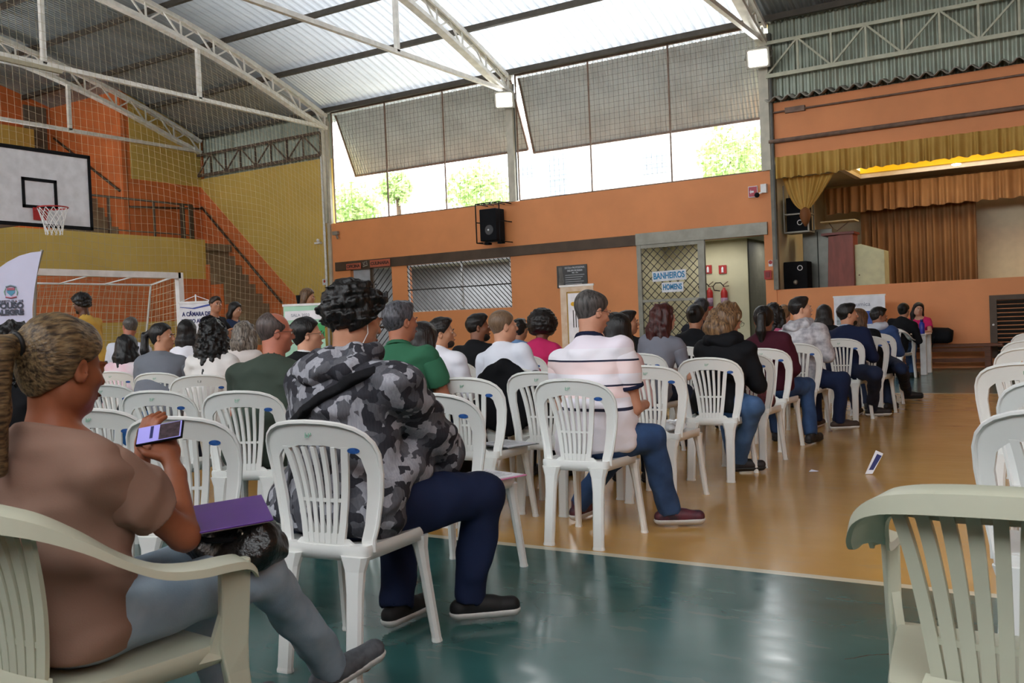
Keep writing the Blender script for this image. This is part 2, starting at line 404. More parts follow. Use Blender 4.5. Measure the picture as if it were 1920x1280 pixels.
# trusses
def truss(x, label, scale=1.):
    t = thing('roof_truss', label, 'truss', (x, YW-.1, 6.9))
    O = Vector((x, YW-.1, 6.9))
    top = []; bot = []; n = 22; y1 = YW-.1; y0 = YN+.6
    ys = [y1+(y0-y1)*i/n for i in range(n+1)]
    for yy in ys:
        top.append(Vector((0, yy-O.y, roofz(yy)-.1-O.z))); bot.append(Vector((0, yy-O.y, roofz(yy)-.52-O.z)))
    bot[0] = Vector((0, 0, 6.8-O.z)); 
    a = MB(); b = MB(); w = MB()
    for i in range(n):
        for mb, L, h in ((a, top, .09), (b, bot, .09)):
            for dx in (-.07, .07): mb.bar(L[i]+Vector((dx,0,0)), L[i+1]+Vector((dx,0,0)), .05, h)
            mb.bar(L[i]+Vector((-.07,0,h/2)), L[i+1]+Vector((-.07,0,h/2)), .012); 
            mb.bar(L[i]+Vector((0,0,h/2 if mb is a else -h/2)), L[i+1]+Vector((0,0,h/2 if mb is a else -h/2)), .18, .008)
        w.bar(bot[i], (bot[i]+top[i])/2*1 if False else top[i], .035)
        m = (top[i]+top[i+1])/2
        w.bar(bot[i], m, .035); w.bar(m, bot[i+1], .035)
    a.build('top_chord', M_steel, t); b.build('bottom_chord', M_steel, t); w.build('truss_web', M_steel, t)
    zt = 6.83-O.z
    MB().bar((0, 0, zt), (0, y0-O.y, zt), .09, .09).build('tie_beam', M_steel, t)
    for yy in (15.2, 11.3, 7.2, 3.2):
        MB().bar((0, yy-O.y, zt), (0, yy-O.y, roofz(yy)-.55-O.z), .09).build('hanger', M_steel, t)
    return t
truss(-23.05, 'white welded roof truss against the yellow and orange end wall')
truss(P[0], 'white welded roof truss landing at the yellow and orange wall corner')
truss(P[1], 'white welded roof truss landing on the pillar between the two window bays')
truss(P[2], 'white welded roof truss landing on the pillar beside the stage')
truss(.6, 'white welded roof truss crossing above the stage side of the hall')
truss(6.8, 'white welded roof truss nearest the right end wall')
# flat girders in front of the cladding
def girder(x0, x1, z0, z1, y, label, m, n, w=.05):
    t = thing('flat_girder', label, 'truss', (x0, y, z0)); W = x1-x0; H = z1-z0
    MB().bar((0,0,H), (W,0,H), w, w*1.4).build('top_chord', m, t); MB().bar((0,0,0), (W,0,0), w, w*1.6).build('bottom_chord', m, t)
    wb_ = MB(); d = W/n
    for i in range(n):
        wb_.bar((d*(i+.5),0,0), (d*(i+.5),0,H), w*.8)
        if i % 2 == 0: wb_.bar((d*i,0,0), (d*(i+.5),0,H), w*.7); wb_.bar((d*(i+.5),0,H), (d*(i+1),0,0), w*.7); 
        else: wb_.bar((d*i,0,0), (d*(i+.5),0,H), w*.7); wb_.bar((d*(i+.5),0,H), (d*(i+1),0,0), w*.7)
        wb_.bar((d*(i+1),0,0), (d*(i+1),0,H), w*.8)
    wb_.build('truss_web', m, t)
girder(-5.6, XR, 6.1, 6.78, YW-.12, 'pale lattice girder across the corrugated cladding above the stage', mat('girder_pale', 'B4B5A0', .5, .2, var=.1), 11)
girder(XL, P[0]-.2, 6.1, 6.72, YW-.12, 'dark lattice girder across the cladding above the yellow wall', mat('girder_dark', '5A4A3E', .6, .2, var=.1), 4)
# horizontal pipes on the orange wall over the stage
pi = thing('conduit_pipe', 'thin upper conduit pipe on the orange wall above the stage', 'pipe', (-5.6, YW-.05, 5.35))
MB().tube([(0,0,0), (14,0,-.02)], .02).build('pipe', M_rust, pi, True)
MB().box(.35, .75, -.03, .05, -.05, .06).build('junction_box', M_rust, pi)
pi = thing('conduit_pipe', 'thick lower curtain pipe on the orange wall above the stage', 'pipe', (-5.6, YW-.07, 4.75))
MB().tube([(0,0,0), (14,0,0)], .045).build('pipe', M_rust, pi, True)

# stage interior
struct('floor_stage', MB().box(-5.5, XR, YW+T, 24.2, 1.4, 1.5), mat('stage_wood', '6A4A34', .6))
struct('wall_stage_back', MB().box(-5.6, XR, 24.0, 24.2, 1.4, 5.3), mat('stage_cream', 'D3C6A6', .6, var=.04))
struct('wall_stage_left', MB().box(-5.7, -5.55, YW+T, 24.0, 1.4, 5.3), M_cream)
sc = MB().box(-5.6, XR, YW+T, 20.35, 4.25, 4.35).box(-5.6, XR, 22.6, 24.0, 4.25, 4.35).box(-5.6, -4.4, 20.35, 22.6, 4.25, 4.35)
struct('ceiling_stage', sc, mat('stage_ceiling', 'B9B4A4', .6))
struct('trim_1', MB().box(-4.5, XR, 22.5, 22.62, 4.18, 4.26).box(-4.5, -4.38, 20.3, 22.6, 4.18, 4.26), M_white)
struct('ceiling_stage_recess', MB().box(-4.4, XR, 20.35, 22.6, 4.6, 4.7).box(-4.4, XR, 22.55, 22.6, 4.3, 4.6), mat('yellow_recess_glow', 'E9B81C', .6, emit=.55))  # lit look of the recess put into the yellow as emission
rl_ = thing('recessed_light', 'small bright round lamp in the yellow stage ceiling recess', 'light', tuple(at_y(1793, 309, 21.6)))
MB().lathe([(.001,.02),(.09,.02),(.09,0),(.06,-.01),(.001,-.01)]).build('lamp_disc', mat('lamp_emit', 'FFFFFF', emit=12), rl_, True)
def curtain(x0, x1, z0, z1, y, pitch, amp, name, label, m, zz=None):
    n = int((x1-x0)/pitch*10); rnd = random.Random(int(x0*100)); ph = [rnd.uniform(0, 6.3) for _ in range(4)]
    def fn(u, v):
        x = x0+(x1-x0)*u; k = 2*PI*x/pitch
        return (x+.01*math.sin(k*.37+ph[0]), y+amp*(math.sin(k+.9*math.sin(.31*k+ph[1]))*(.4+.6*(1-v))+.4*math.sin(.43*k+ph[2])), z0+(z1-z0)*v+(.015*math.sin(k*.5+ph[3]) if v == 0 else 0))
    return tag(MB().grid(fn, n, 6).build(name, m, None, True), label, 'curtain')
M_gold = mat('gold_velvet', 'B48E42', .75, col2='C29C50', vs=2, stretch=(2,2,1), bump=.1)
M_bcur = mat('brown_curtain', '7E5A38', .8, col2='8A6540', vs=2, stretch=(2,2,1), bump=.1)
curtain(-5.5, XR, 3.98, 4.42, YW-.06, .15, .05, 'curtain_valance', 'pleated gold valance along the top of the stage opening', M_gold)
curtain(-5.25, XR, 3.45, 4.05, 22.75, .17, .06, 'curtain_valance', 'pleated brown valance deeper inside the stage', M_bcur)
curtain(-4.55, -2.1, 1.5, 3.6, 23.2, .17, .09, 'stage_curtain', 'long brown curtain hanging at the back of the stage', M_bcur)
# gathered gold side curtain (swag)
def swag(u, v):
    # v 0 bottom tie .. 1 top ; fan from the tie point
    xt = -5.42+1.05*u; k = 2*PI*u*6
    bx, bz = -4.98, 3.28
    x = bx+(xt-bx)*v**.8+.06*(u-.5)*(1-v); z = bz+(4.0-bz)*v-.12*math.sin(PI*v)*(1-u)
    return (x, YW+.22+.04*math.sin(k)*(.3+.7*v), z)
sw = thing('gathered_curtain', 'gold curtain gathered and tied beside the left stage speakers', 'curtain', (0,0,0))
MB().grid(swag, 72, 12).build('drape', M_gold, sw, True)
MB().lathe([(.02,.06),(.1,0),(.12,-.12),(.08,-.24),(.02,-.34)], (-4.98, YW+.22, 3.3), 14).build('tied_end', mat('brown_velvet', '7A4A22', .7), sw, True)

# room behind barred window / toilets opening
struct('wall_kitchen', MB().box(-17.9, -12.0, 22.6, 22.7, 0, 3).box(-12.05, -11.9, YW+T, 22.7, 0, 3).box(-17.95, -17.8, YW+T, 22.7, 0, 3), mat('kitchen_wall', 'B9BCBF', .6))
struct('wall_corridor', MB().box(-8.9, -6.75, 21.45, 21.55, 0, 3).box(-8.95, -8.8, YW+T, 21.6, 0, 3), M_cream)
struct('wall_corridor_far', MB().box(-6.75, -5.6, 23.4, 23.5, 0, 3).box(-6.85, -6.75, 21.5, 23.5, 0, 3).box(-5.7, -5.6, YW+T, 23.5, 0, 3), mat('corridor_grey', 'A5A08C', .6))
struct('ceiling_rooms', MB().box(-18, -5.6, YW+T, 23.6, 2.95, 3.0), M_cream)
struct('door_3', MB().box(-6.6, -6.2, 23.36, 23.4, 0, 2.2), mat('grey_wood_door', '6B6A63', .6))
# ---------------------------------------------------------------- chairs
M_ch = mat('chair_plastic', 'E2E3E0', .33, var=.03, vs=4, spec=.5)
M_cho = mat('chair_plastic_aged', 'C9CBB6', .36, var=.05, vs=4, spec=.5)
M_stk = mat('blue_sticker', '2F5FA8', .4, var=.3, vs=60)
M_mark = mat('green_ink', '6FA58C', .6); M_markd = mat('black_ink', '30343A', .6)

def cy(x, z, k=.8):                # back surface: y as function of x, z
    t = (z-.45)/.45
    return -.185-.075*t+.03*math.sin(PI*min(1, max(0, t)))-.0+k*x*x*(1.1 if z > .5 else .9)
def bez(p, n=10):
    out = []
    for i in range(n+1):
        t = i/n; q = [Vector(a) for a in p]
        while len(q) > 1: q = [q[j]*(1-t)+q[j+1]*t for j in range(len(q)-1)]
        out.append(q[0])
    return out
def S(x, z, k=.8): return (x, cy(x, z, k), z)
def interp(tab, z):
    for (a, b), (c, d) in zip(tab, tab[1:]):
        if a <= z <= c or (z < a): return b+(d-b)*(z-a)/(c-a)
    return tab[-1][1]
def chair_leg(top, foot, w0, w1, d0, d1, outx):
    """tapered channel leg with flared shoulder; outx = sign of the outside"""
    mb = MB(); top = Vector(top); foot = Vector(foot)
    vs = []; st = [(0, 1.7, 1.5), (.12, 1.2, 1.15), (.3, 1., 1.), (.96, .0, .0), (.985, .0, .0), (1, .0, .0)]
    for t, fw_, fd in st:
        p = top.lerp(foot, t); w = (w0+(w1-w0)*t)*(fw_ if fw_ else 1.); d = (d0+(d1-d0)*t)*(fd if fd else 1.)
        if t > .98: w *= 1.1; d *= 1.15
        r = .3*min(w, d)
        for sx, sy in ((-1,-1),(1,-1),(1,1),(-1,1)):
            # chamfered corners
            a = (p.x+sx*w/2, p.y+sy*(d/2-r), p.z); b = (p.x+sx*(w/2-r), p.y+sy*d/2, p.z)
            vs += [a, b] if sx*sy > 0 else [b, a]
    n = 8; k = len(st)
    fs = [(i*n+j, i*n+(j+1)%n, (i+1)*n+(j+1)%n, (i+1)*n+j)[::-1] for i in range(k-1) for j in range(n)]
    fs += [tuple(range(n)), tuple((k-1)*n+j for j in range(n-1, -1, -1))]
    return mb.add(vs, fs)

def seat_mesh(fwid, rwid, y0=-.2, y1=.235, h=.45):
    mb = MB()
    def half(v): return (rwid+(fwid-rwid)*min(1, v*1.4)**.8)*(1 if v < .86 else 1-.14*((v-.86)/.14)**2)
    def top(u, v):
        s = 2*u-1; w = half(v); x = w*s; y = y0+(y1-y0)*v
        z = h-.012*(1-s*s)*(math.sin(PI*min(1, v*1.1)))+.006*s*s
        z -= .016*max(0, (v-.85)/.15)**2
        y += -.018*(s*s)*(v > .5)*(v-.5)*2
        return (x, y, z)
    nu, nv = 12, 12
    mb.grid(top, nu, nv)
    rim = [top(i/nu, 0) for i in range(nu+1)]+[top(1, j/nv) for j in range(1, nv+1)]+[top(1-i/nu, 1) for i in range(1, nu+1)]+[top(0, 1-j/nv) for j in range(1, nv)]
    n = len(rim); c = Vector((0, (y0+y1)/2, 0)); vs = []
    for q, (s_, dz) in enumerate(((1., 0), (1.012, -.012), (1.0, -.05), (.97, -.05), (.97, -.01))):
        for p in rim: vs.append((p[0]*s_, c.y+(p[1]-c.y)*s_, p[2]+dz))
    mb.add(vs, [(k*n+i, (k+1)*n+i, (k+1)*n+(i+1)%n, k*n+(i+1)%n) for k in range(4) for i in range(n)])
    # underside
    mb.grid(lambda u, v: (lambda q: (q[0]*.97, q[1], q[2]-.012))(top(1-u, v)), nu, nv)
    return mb

def make_chair(name, label):
    t = thing(name, label, 'chair')
    seat_mesh(.205, .19, -.2, .2).build('seat', M_ch, t, True)
    b = MB()
    wo = [(.43,.196), (.47,.197), (.52,.207), (.62,.225), (.70,.236), (.77,.238), (.81,.228), (.84,.207), (.862,.176), (.878,.13), (.887,.07), (.89,0)]
    wi = [(.43,.150), (.47,.152), (.52,.162), (.62,.176), (.70,.184), (.74,.183), (.765,.176), (.785,.162), (.80,.14)]
    for s in (-1, 1):
        A = [S(s*w, z) for z, w in wo[:7]]; B_ = [S(s*interp(wi, z), z) for z, w in wo[:7]]
        # outer post: ribbon between outer and inner line
        b.ribbon(B_, A, .012)
        # rolled outer rim
        rimp = [Vector(S(s*w, z)) for z, w in wo]
        b.tube([p+Vector((0, -.006, 0)) for p in rimp], .0085, 6)
    # top band: outer arch to inner line
    up_ = [(-w, z) for z, w in wo[5:]]+[(w, z) for z, w in wo[5:-1]][::-1]
    lo = []
    for x, z in up_:
        ax = abs(x)/.238
        lz = .795+.012*(1-ax*ax) if ax < .5 else .795-.06*max(0, (ax-.62)/.38)**2*1.0
        lo.append((x*.8, lz))
    b.ribbon([S(x, z) for x, z in up_], [S(x, z) for x, z in lo], .012)
    # fan of slats
    for i, s in enumerate((-3,-2,-1,0,1,2,3)):
        pts = []
        for k in range(11):
            v = k/10; z = .80-.345*v; x = s*(.041-.017*(v**.8))*(1 if abs(s) < 3 else 1.03)
            pts.append((x, z))
        hw = .0085 if abs(s) < 3 else .013
        b.ribbon([S(x-hw, z) for x, z in pts], [S(x+hw, z) for x, z in pts], .014)
    b.ribbon([S(-.085+.017*i, .600) for i in range(11)], [S(-.085+.017*i, .612) for i in range(11)], .010)
    b.ribbon([S(-.078+.0156*i, .43) for i in range(11)], [S(-.08+.016*i, .49) for i in range(11)], .012)
    # outer slat continues into the rear leg shoulder
    for s in (-1, 1):
        b.ribbon([S(s*.07, .47), S(s*.075, .44), S(s*.09, .41)], [S(s*.10, .47), S(s*.13, .445), S(s*.165, .43)], .012)
    b.ribbon([S(-.18+.036*i, .425) for i in range(11)], [S(-.18+.036*i, .452) for i in range(11)], .014)
    b.build('backrest', M_ch, t, True).modifiers.new('es', 'EDGE_SPLIT').split_angle = .9
    for s in (-1, 1):
        o = chair_leg((s*.14, -.195, .42), (s*.148, -.245, 0), .066, .06, .035, .03, s).build('leg', M_ch, t)
        o = chair_leg((s*.178, .155, .42), (s*.208, .21, 0), .04, .034, .05, .036, s).build('leg', M_ch, t)
    st = MB().grid(lambda u, v: (lambda a, r: (lambda p: (p[0], p[1]-.009, p[2]))(S(.158+.022*r*math.cos(a), .785+.011*r*math.sin(a))))(2*PI*u, v), 16, 2)
    st.build('sticker', M_stk, t)
    return t

def add_mark(ch, s='EP', m=None, size=.028, x=-.0, z=.842):
    o = text('pen_mark', s, size, m or M_mark, ch, (x, cy(x, z)-.010, z), rot=(PI/2-.12, 0, 0), ext=.0005)

def make_armchair(name, label, m=None):
    m = m or M_cho
    t = thing(name, label, 'armchair')
    seat_mesh(.25, .215, -.215, .25, .43).build('seat', m, t, True)
    def A(x, z): # back surface
        tt = (z-.4)/.45
        return (x, -.20-.085*tt+.025*math.sin(PI*max(0, min(1, tt)))+.75*x*x, z)
    b = MB()
    for i in range(-4, 5):
        pts = []
        for k in range(13):
            v = k/12; z = .81-.365*v; x = i*(.048-.017*(v**.75)); pts.append((x, z))
        hw = .0135
        b.ribbon([A(x-hw, z) for x, z in pts], [A(x+hw, z) for x, z in pts], .012)
    b.ribbon([A(-.14+.028*i, .52) for i in range(11)], [A(-.14+.028*i, .534) for i in range(11)], .008)
    def lowp(u, v):
        x = (-.15-.035*v)*(1-2*u); z = .452-.09*v; p = A(x, z); return (p[0], p[1]+.004-.012*math.sin(PI*v), p[2])
    q = MB().grid(lambda u, v: lowp(u, v), 12, 5)
    q.grid(lambda u, v: (lambda p: (p[0], p[1]-.012, p[2]))(lowp(1-u, v)), 12, 5)
    b.add(q.v, q.f)
    b.build('backrest', m, t, True).modifiers.new('es', 'EDGE_SPLIT').split_angle = .9
    # band flowing into arms: centre line and inverted channel profile
    pth = []; xs = []
    ctr = [(0, -.275, .85, 0), (.08, -.27, .848, 0), (.15, -.252, .84, .1), (.205, -.215, .82, .3), (.245, -.155, .775, .7), (.268, -.08, .715, 1), (.28, -.0, .673, 1), (.285, .09, .655, 1), (.285, .17, .65, 1), (.283, .225, .642, 1), (.28, .25, .615, 1)]
    full = [(-a, b_, c, d) for a, b_, c, d in ctr[:0:-1]]+ctr
    pts = [Vector((a, b_, c)) for a, b_, c, d in full]; n = len(pts)
    # smooth by subdividing (Catmull-Rom)
    sm = []; dm = []
    for i in range(n-1):
        p0, p1, p2, p3 = pts[max(0, i-1)], pts[i], pts[i+1], pts[min(n-1, i+2)]
        for k in range(4):
            u = k/4; sm.append(.5*((2*p1)+(p2-p0)*u+(2*p0-5*p1+4*p2-p3)*u*u+(3*p1-p0-3*p2+p3)*u**3)); dm.append(full[i][3]*(1-u)+full[i+1][3]*u)
    sm.append(pts[-1]); dm.append(1)
    K = len(sm); vs = []; prof = None
    for i, p in enumerate(sm):
        d = (sm[min(i+1, K-1)]-sm[max(i-1, 0)]).normalized(); o = Vector((d.y, -d.x, 0)).normalized()  # outward
        a = dm[i]                          # 0 = band (tall, facing back), 1 = arm (flat)
        u_ = Vector((0, 0, 1)); 
        if i > K*.45: pass
        wv = (o*(.028+.012*a)+u_*(0))      # half width outward
        hgt_ = .075*(1-a)+.03*a
        i_ = -wv; P0 = p+wv*1.15; P1 = p-wv*(.6+.4*a)
        lip = .004
        prf = [P1-u_*hgt_*(.9)*(1-a)-u_*a*.02, P1+u_*0, p+u_*.010, P0-u_*.004, P0-u_*(hgt_*.5+.008)-o*(-.004),
               P0-u_*(hgt_*.5+.008)-o*.007, P0-u_*.014-o*.010, p-u_*.002, P1-u_*.008+o*.008, P1-u_*hgt_*.9*(1-a)-u_*a*.02+o*.008]
        vs += prf
    m10 = 10
    fs = [(i*m10+j, i*m10+(j+1) % m10, (i+1)*m10+(j+1) % m10, (i+1)*m10+j) for i in range(K-1) for j in range(m10)]
    fs += [tuple(range(m10-1, -1, -1)), tuple((K-1)*m10+j for j in range(m10))]
    MB().add(vs, fs).build('armrest_band', m, t, True).modifiers.new('es', 'EDGE_SPLIT').split_angle = 1.0
    for s in (-1, 1):
        fl = MB(); k = []
        A_ = [(s*.262, .19, .64), (s*.262, .185, .5), (s*.258, .18, .43), (s*.262, .19, .36), (s*.27, .215, .2), (s*.275, .25, 0)]
        B_ = [(s*.29, .262, .64), (s*.283, .255, .5), (s*.28, .25, .43), (s*.275, .252, .36), (s*.278, .265, .2), (s*.285, .295, 0)]
        fl.ribbon(A_, B_, .04 if False else .032)
        fl.build('leg', m, t, bevel=.006)
        chair_leg((s*.155, -.205, .40), (s*.2, -.30, 0), .075, .06, .04, .034, s).build('leg', m, t)
        # arm to seat web
        MB().ribbon([(s*.235, .10, .405), (s*.245, .16, .42), (s*.262, .19, .52)], [(s*.24, .16, .39), (s*.26, .2, .40), (s*.275, .24, .50)], .02).build('arm_brace', m, t)
    return t

c0 = make_chair('plastic_chair', 'white plastic chair under the person in the grey camouflage hoodie')
add_mark(c0)
R = math.radians
CH = [  # x, y, rot deg, label, group
 (-2.35, 4.57, 0, 'white plastic chair under the man in the striped polo shirt'),
 (-2.36, 6.68, 2, 'white plastic chair under the woman with curly light brown hair and black cardigan'),
 (-2.33, 7.36, 2, 'white plastic chair with a handbag just ahead of the black cardigan woman'),
 (-2.42, 8.22, 0, 'white plastic chair under the woman in the maroon top'),
 (-2.42, 9.28, 0, 'white plastic chair under the man in the patterned light grey jacket'),
 (-2.25, 10.45, -3, 'white plastic chair under the bearded man in the navy sweater'),
 (-2.13, 11.15, -3, 'white plastic chair under the black sleeved woman ahead of the bearded man'),
 (-2.22, 12.2, -5, 'white plastic chair under the man in the grey hoodie with blue vest'),
 (-2.60, 3.68, 2, 'empty white plastic chair with pink edged papers ahead of the camouflage hoodie'),
 (-3.14, 4.72, 2, 'empty white plastic chair with grey papers on its seat'),
 (-2.42, 5.75, 0, 'empty white plastic chair with a folded clear bag between striped polo and cardigan'),
 (-3.32, 7.65, 0, 'white plastic chair under the woman with long wavy red hair'),
 (-3.50, 5.75, 5, 'white plastic chair with a black jacket draped over its back'),
 (-2.94, 5.22, 5, 'white plastic chair half hidden just left of the striped polo man'),
 (-3.10, 2.58, 20, 'white plastic chair directly beyond the phone held by the blonde woman'),
 (-4.02, 3.72, 22, 'white plastic chair under the bald man in the dark green shirt'),
 (-4.72, 3.72, 20, 'empty white plastic chair behind the woman in the grey shirt'),
 (-3.92, 2.78, 20, 'empty white plastic chair mostly hidden by the blonde woman shoulder'),
 (-7.05, 5.5, 22, 'white plastic chair under the woman in the grey shirt'),
 (-6.1, 5.1, 40, 'turned white plastic chair with dark pen mark behind the woman in white with black curls'),
 (-8.1, 5.8, 22, 'white plastic chair under the black haired woman in the white jacket'),
 (-5.9, 4.2, 20, 'empty white plastic chair at the end of the blue bag'),
 (-.07, 3.30, 0, 'first white plastic chair beyond the big armchair at the right edge'),
 (-.10, 4.48, 3, 'second white plastic chair beyond the big armchair at the right edge'),
 (-.28, 5.62, 0, 'third white plastic chair beyond the big armchair at the right edge'),
 (-.33, 7.4, 0, 'fourth white plastic chair beyond the big armchair at the right edge'),
 (-.39, 8.8, 0, 'fifth white plastic chair beyond the big armchair at the right edge'),
 (-.45, 10.9, 0, 'farthest white plastic chair of the file at the right edge'),
 (-2.66, 1.50, 6, 'white plastic chair with papers and folder beside the blonde woman armchair'),
 (-6.2, 7.6, 5, 'small white plastic chair seen between the smiling man and the black shirt man'),
]
c0.location = (-2.33, 2.60, 0); c0.rotation_euler.z = R(6)
CHO = {}
for i, (x, y, r_, lab) in enumerate(CH):
    CHO[i] = dup(c0, (x, y, 0), R(r_), lab, None)
    if i == 19:
        for ch_ in CHO[i].children:
            if ch_.name.startswith('pen_mark'):
                bpy.data.objects.remove(ch_); add_mark(CHO[i], '1.3', M_markd); break
for o in [c0]+list(CHO.values()): o['group'] = 'white plastic chairs of the audience'
a0 = make_armchair('plastic_armchair', 'aged white plastic armchair under the blonde woman in the brown top')
a0.location = (-2.12, 1.385, 0); a0.rotation_euler.z = R(-3)
a1 = dup(a0, (-.155, 2.22, 0), R(1), 'large empty white plastic armchair in the lower right corner')
a2 = dup(a0, (-2.83, 16.75, 0), R(-5), 'white plastic armchair under the person in black at the table')
for a in (a2,):
    for ch_ in a.children: ch_.data = ch_.data.copy(); ch_.data.materials.clear(); ch_.data.materials.append(M_ch)
# ---------------------------------------------------------------- implicit-surface figures
F32 = np.float32
class G:
    """rectilinear grid sampled with signed distances; prims only touch their own neighbourhood"""
    def __init__(s, lo, hi, res, fine=()):
        ax = []
        for k in range(3):
            pts = [lo[k]]; p = lo[k]
            while p < hi[k]:
                h = res
                for (flo, fhi, fr) in fine:
                    if flo[k]-fr <= p <= fhi[k]: h = min(h, fr)
                p += h; pts.append(p)
            ax.append(np.array(pts, F32))
        s.ax = ax; s.d = np.full([len(a) for a in ax], 1.0, F32)
    def sub(s, lo, hi):
        sl = []
        for k in range(3):
            a = max(0, int(np.searchsorted(s.ax[k], lo[k]))-1); b = min(len(s.ax[k]), int(np.searchsorted(s.ax[k], hi[k]))+1)
            if b <= a: return None
            sl.append(slice(a, b))
        return tuple(sl)
    def pts(s, sl): return s.ax[0][sl[0]][:, None, None], s.ax[1][sl[1]][None, :, None], s.ax[2][sl[2]][None, None, :]
    def op(s, sl, d, k, mode='u'):
        c = s.d[sl]
        if mode == 'u':
            h = np.clip(.5+.5*(c-d)/k, 0, 1); s.d[sl] = c*(1-h)+d*h-k*h*(1-h)
        elif mode == 's':                           # subtract
            h = np.clip(.5-.5*(c+d)/k, 0, 1); s.d[sl] = c*(1-h)-d*h+k*h*(1-h)
    def cone(s, a, b, ra, rb, k=.02, mode='u'):
        a = np.array(a, F32); b = np.array(b, F32); m = max(ra, rb)+k+.05
        sl = s.sub(np.minimum(a, b)-m, np.maximum(a, b)+m)
        if sl is None: return
        x, y, z = s.pts(sl); ba = b-a; L = float(ba@ba)+1e-9
        px, py, pz = x-a[0], y-a[1], z-a[2]
        t = np.clip((px*ba[0]+py*ba[1]+pz*ba[2])/L, 0, 1)
        d = np.sqrt((px-t*ba[0])**2+(py-t*ba[1])**2+(pz-t*ba[2])**2)-(ra+(rb-ra)*t)
        s.op(sl, d, k, mode)
    def ell(s, c, r, M=None, k=.02, mode='u'):
        """ellipsoid; M = 3x3 rotation (columns = local axes in grid space)"""
        c = np.array(c, F32); r = np.array(r, F32); m = float(r.max())+k+.05 if M is not None else r+k+.05
        sl = s.sub(c-m, c+m)
        if sl is None: return
        x, y, z = s.pts(sl); x = x-c[0]; y = y-c[1]; z = z-c[2]
        if M is not None: x, y, z = (x*M[0][0]+y*M[1][0]+z*M[2][0], x*M[0][1]+y*M[1][1]+z*M[2][1], x*M[0][2]+y*M[1][2]+z*M[2][2])
        q = np.sqrt((x/r[0])**2+(y/r[1])**2+(z/r[2])**2); g = np.sqrt((x/r[0]**2)**2+(y/r[1]**2)**2+(z/r[2]**2)**2)+1e-6
        s.op(sl, q*(q-1)/g, k, mode)
    def cut(s, p, n, k=.006):
        """keep the side the normal points away from"""
        n = np.array(n, F32); n /= np.linalg.norm(n); x, y, z = s.pts((slice(None),)*3)
        d = (x-p[0])*n[0]+(y-p[1])*n[1]+(z-p[2])*n[2]
        h = np.clip(.5+.5*(s.d-d)/k, 0, 1); s.d = (d*(1-h)+s.d*h+k*h*(1-h)).astype(F32)
    def wob(s, amp, f, seed=0, st=(1,1,1), oct_=2):
        r = np.random.RandomState(seed); x, y, z = s.pts((slice(None),)*3)
        for o in range(oct_):
            for j in range(3):
                v = r.normal(size=3); v /= np.linalg.norm(v); v = v*f*(1.9**o)*np.array(st); w = r.normal(size=3)*f*.7*np.array(st); ph = r.uniform(0, 6.28, 2)
                s.d += (amp/(1.7**o)/1.7*np.sin((x*v[0]+y*v[1]+z*v[2])+ph[0]+1.3*np.sin(x*w[0]+y*w[1]+z*w[2]+ph[1]))).astype(F32)
    def mesh(s):
        d = s.d.copy(); d[0] = d[-1] = 1; d[:, 0] = d[:, -1] = 1; d[:, :, 0] = d[:, :, -1] = 1
        nx, ny, nz = d.shape; ins = d < 0
        c = sum(ins[i:nx-1+i, j:ny-1+j, k:nz-1+k].astype(np.int8) for i in (0,1) for j in (0,1) for k in (0,1))
        I = np.argwhere((c > 0) & (c < 8)); m = len(I)
        if m == 0: return np.zeros((0,3)), np.zeros((0,4), int)
        idx = np.full((nx-1, ny-1, nz-1), -1, np.int32); idx[I[:,0], I[:,1], I[:,2]] = np.arange(m)
        A = [s.ax[k] for k in range(3)]
        acc = np.zeros((m, 3)); cnt = np.zeros(m)
        for a in range(3):
            o1, o2 = [q for q in range(3) if q != a]
            for i in (0, 1):
                for j in (0, 1):
                    P = I.copy(); P[:, o1] += i; P[:, o2] += j; Q = P.copy(); Q[:, a] += 1
                    dp = d[P[:,0], P[:,1], P[:,2]]; dq = d[Q[:,0], Q[:,1], Q[:,2]]
                    cr = (dp < 0) != (dq < 0); t = np.where(cr, dp/(dp-dq+1e-12), 0)
                    pos = np.stack([A[k][P[:,k]] for k in range(3)], 1).astype(float)
                    pos[:, a] += t*(A[a][Q[:,a]]-A[a][P[:,a]])
                    acc[cr] += pos[cr]; cnt[cr] += 1
        V = acc/cnt[:, None]; Fs = []
        for a in range(3):
            o1, o2 = (a+1) % 3, (a+2) % 3
            s0 = [slice(1, n-1) for n in d.shape]; s1 = list(s0); s0[a] = slice(0, d.shape[a]-1); s1[a] = slice(1, d.shape[a])
            cr = ins[tuple(s0)] != ins[tuple(s1)]; E = np.argwhere(cr)
            if not len(E): continue
            E[:, o1] += 1; E[:, o2] += 1
            q = []
            for i, j in ((0,0),(-1,0),(-1,-1),(0,-1)):
                K = E.copy(); K[:, o1] += i; K[:, o2] += j; q.append(idx[K[:,0], K[:,1], K[:,2]])
            q = np.stack(q, 1); fl = ins[E[:,0], E[:,1], E[:,2]]
            q[~fl] = q[~fl][:, ::-1]; Fs.append(q)
        Fq = np.concatenate(Fs); return V, Fq[(Fq >= 0).all(1)]
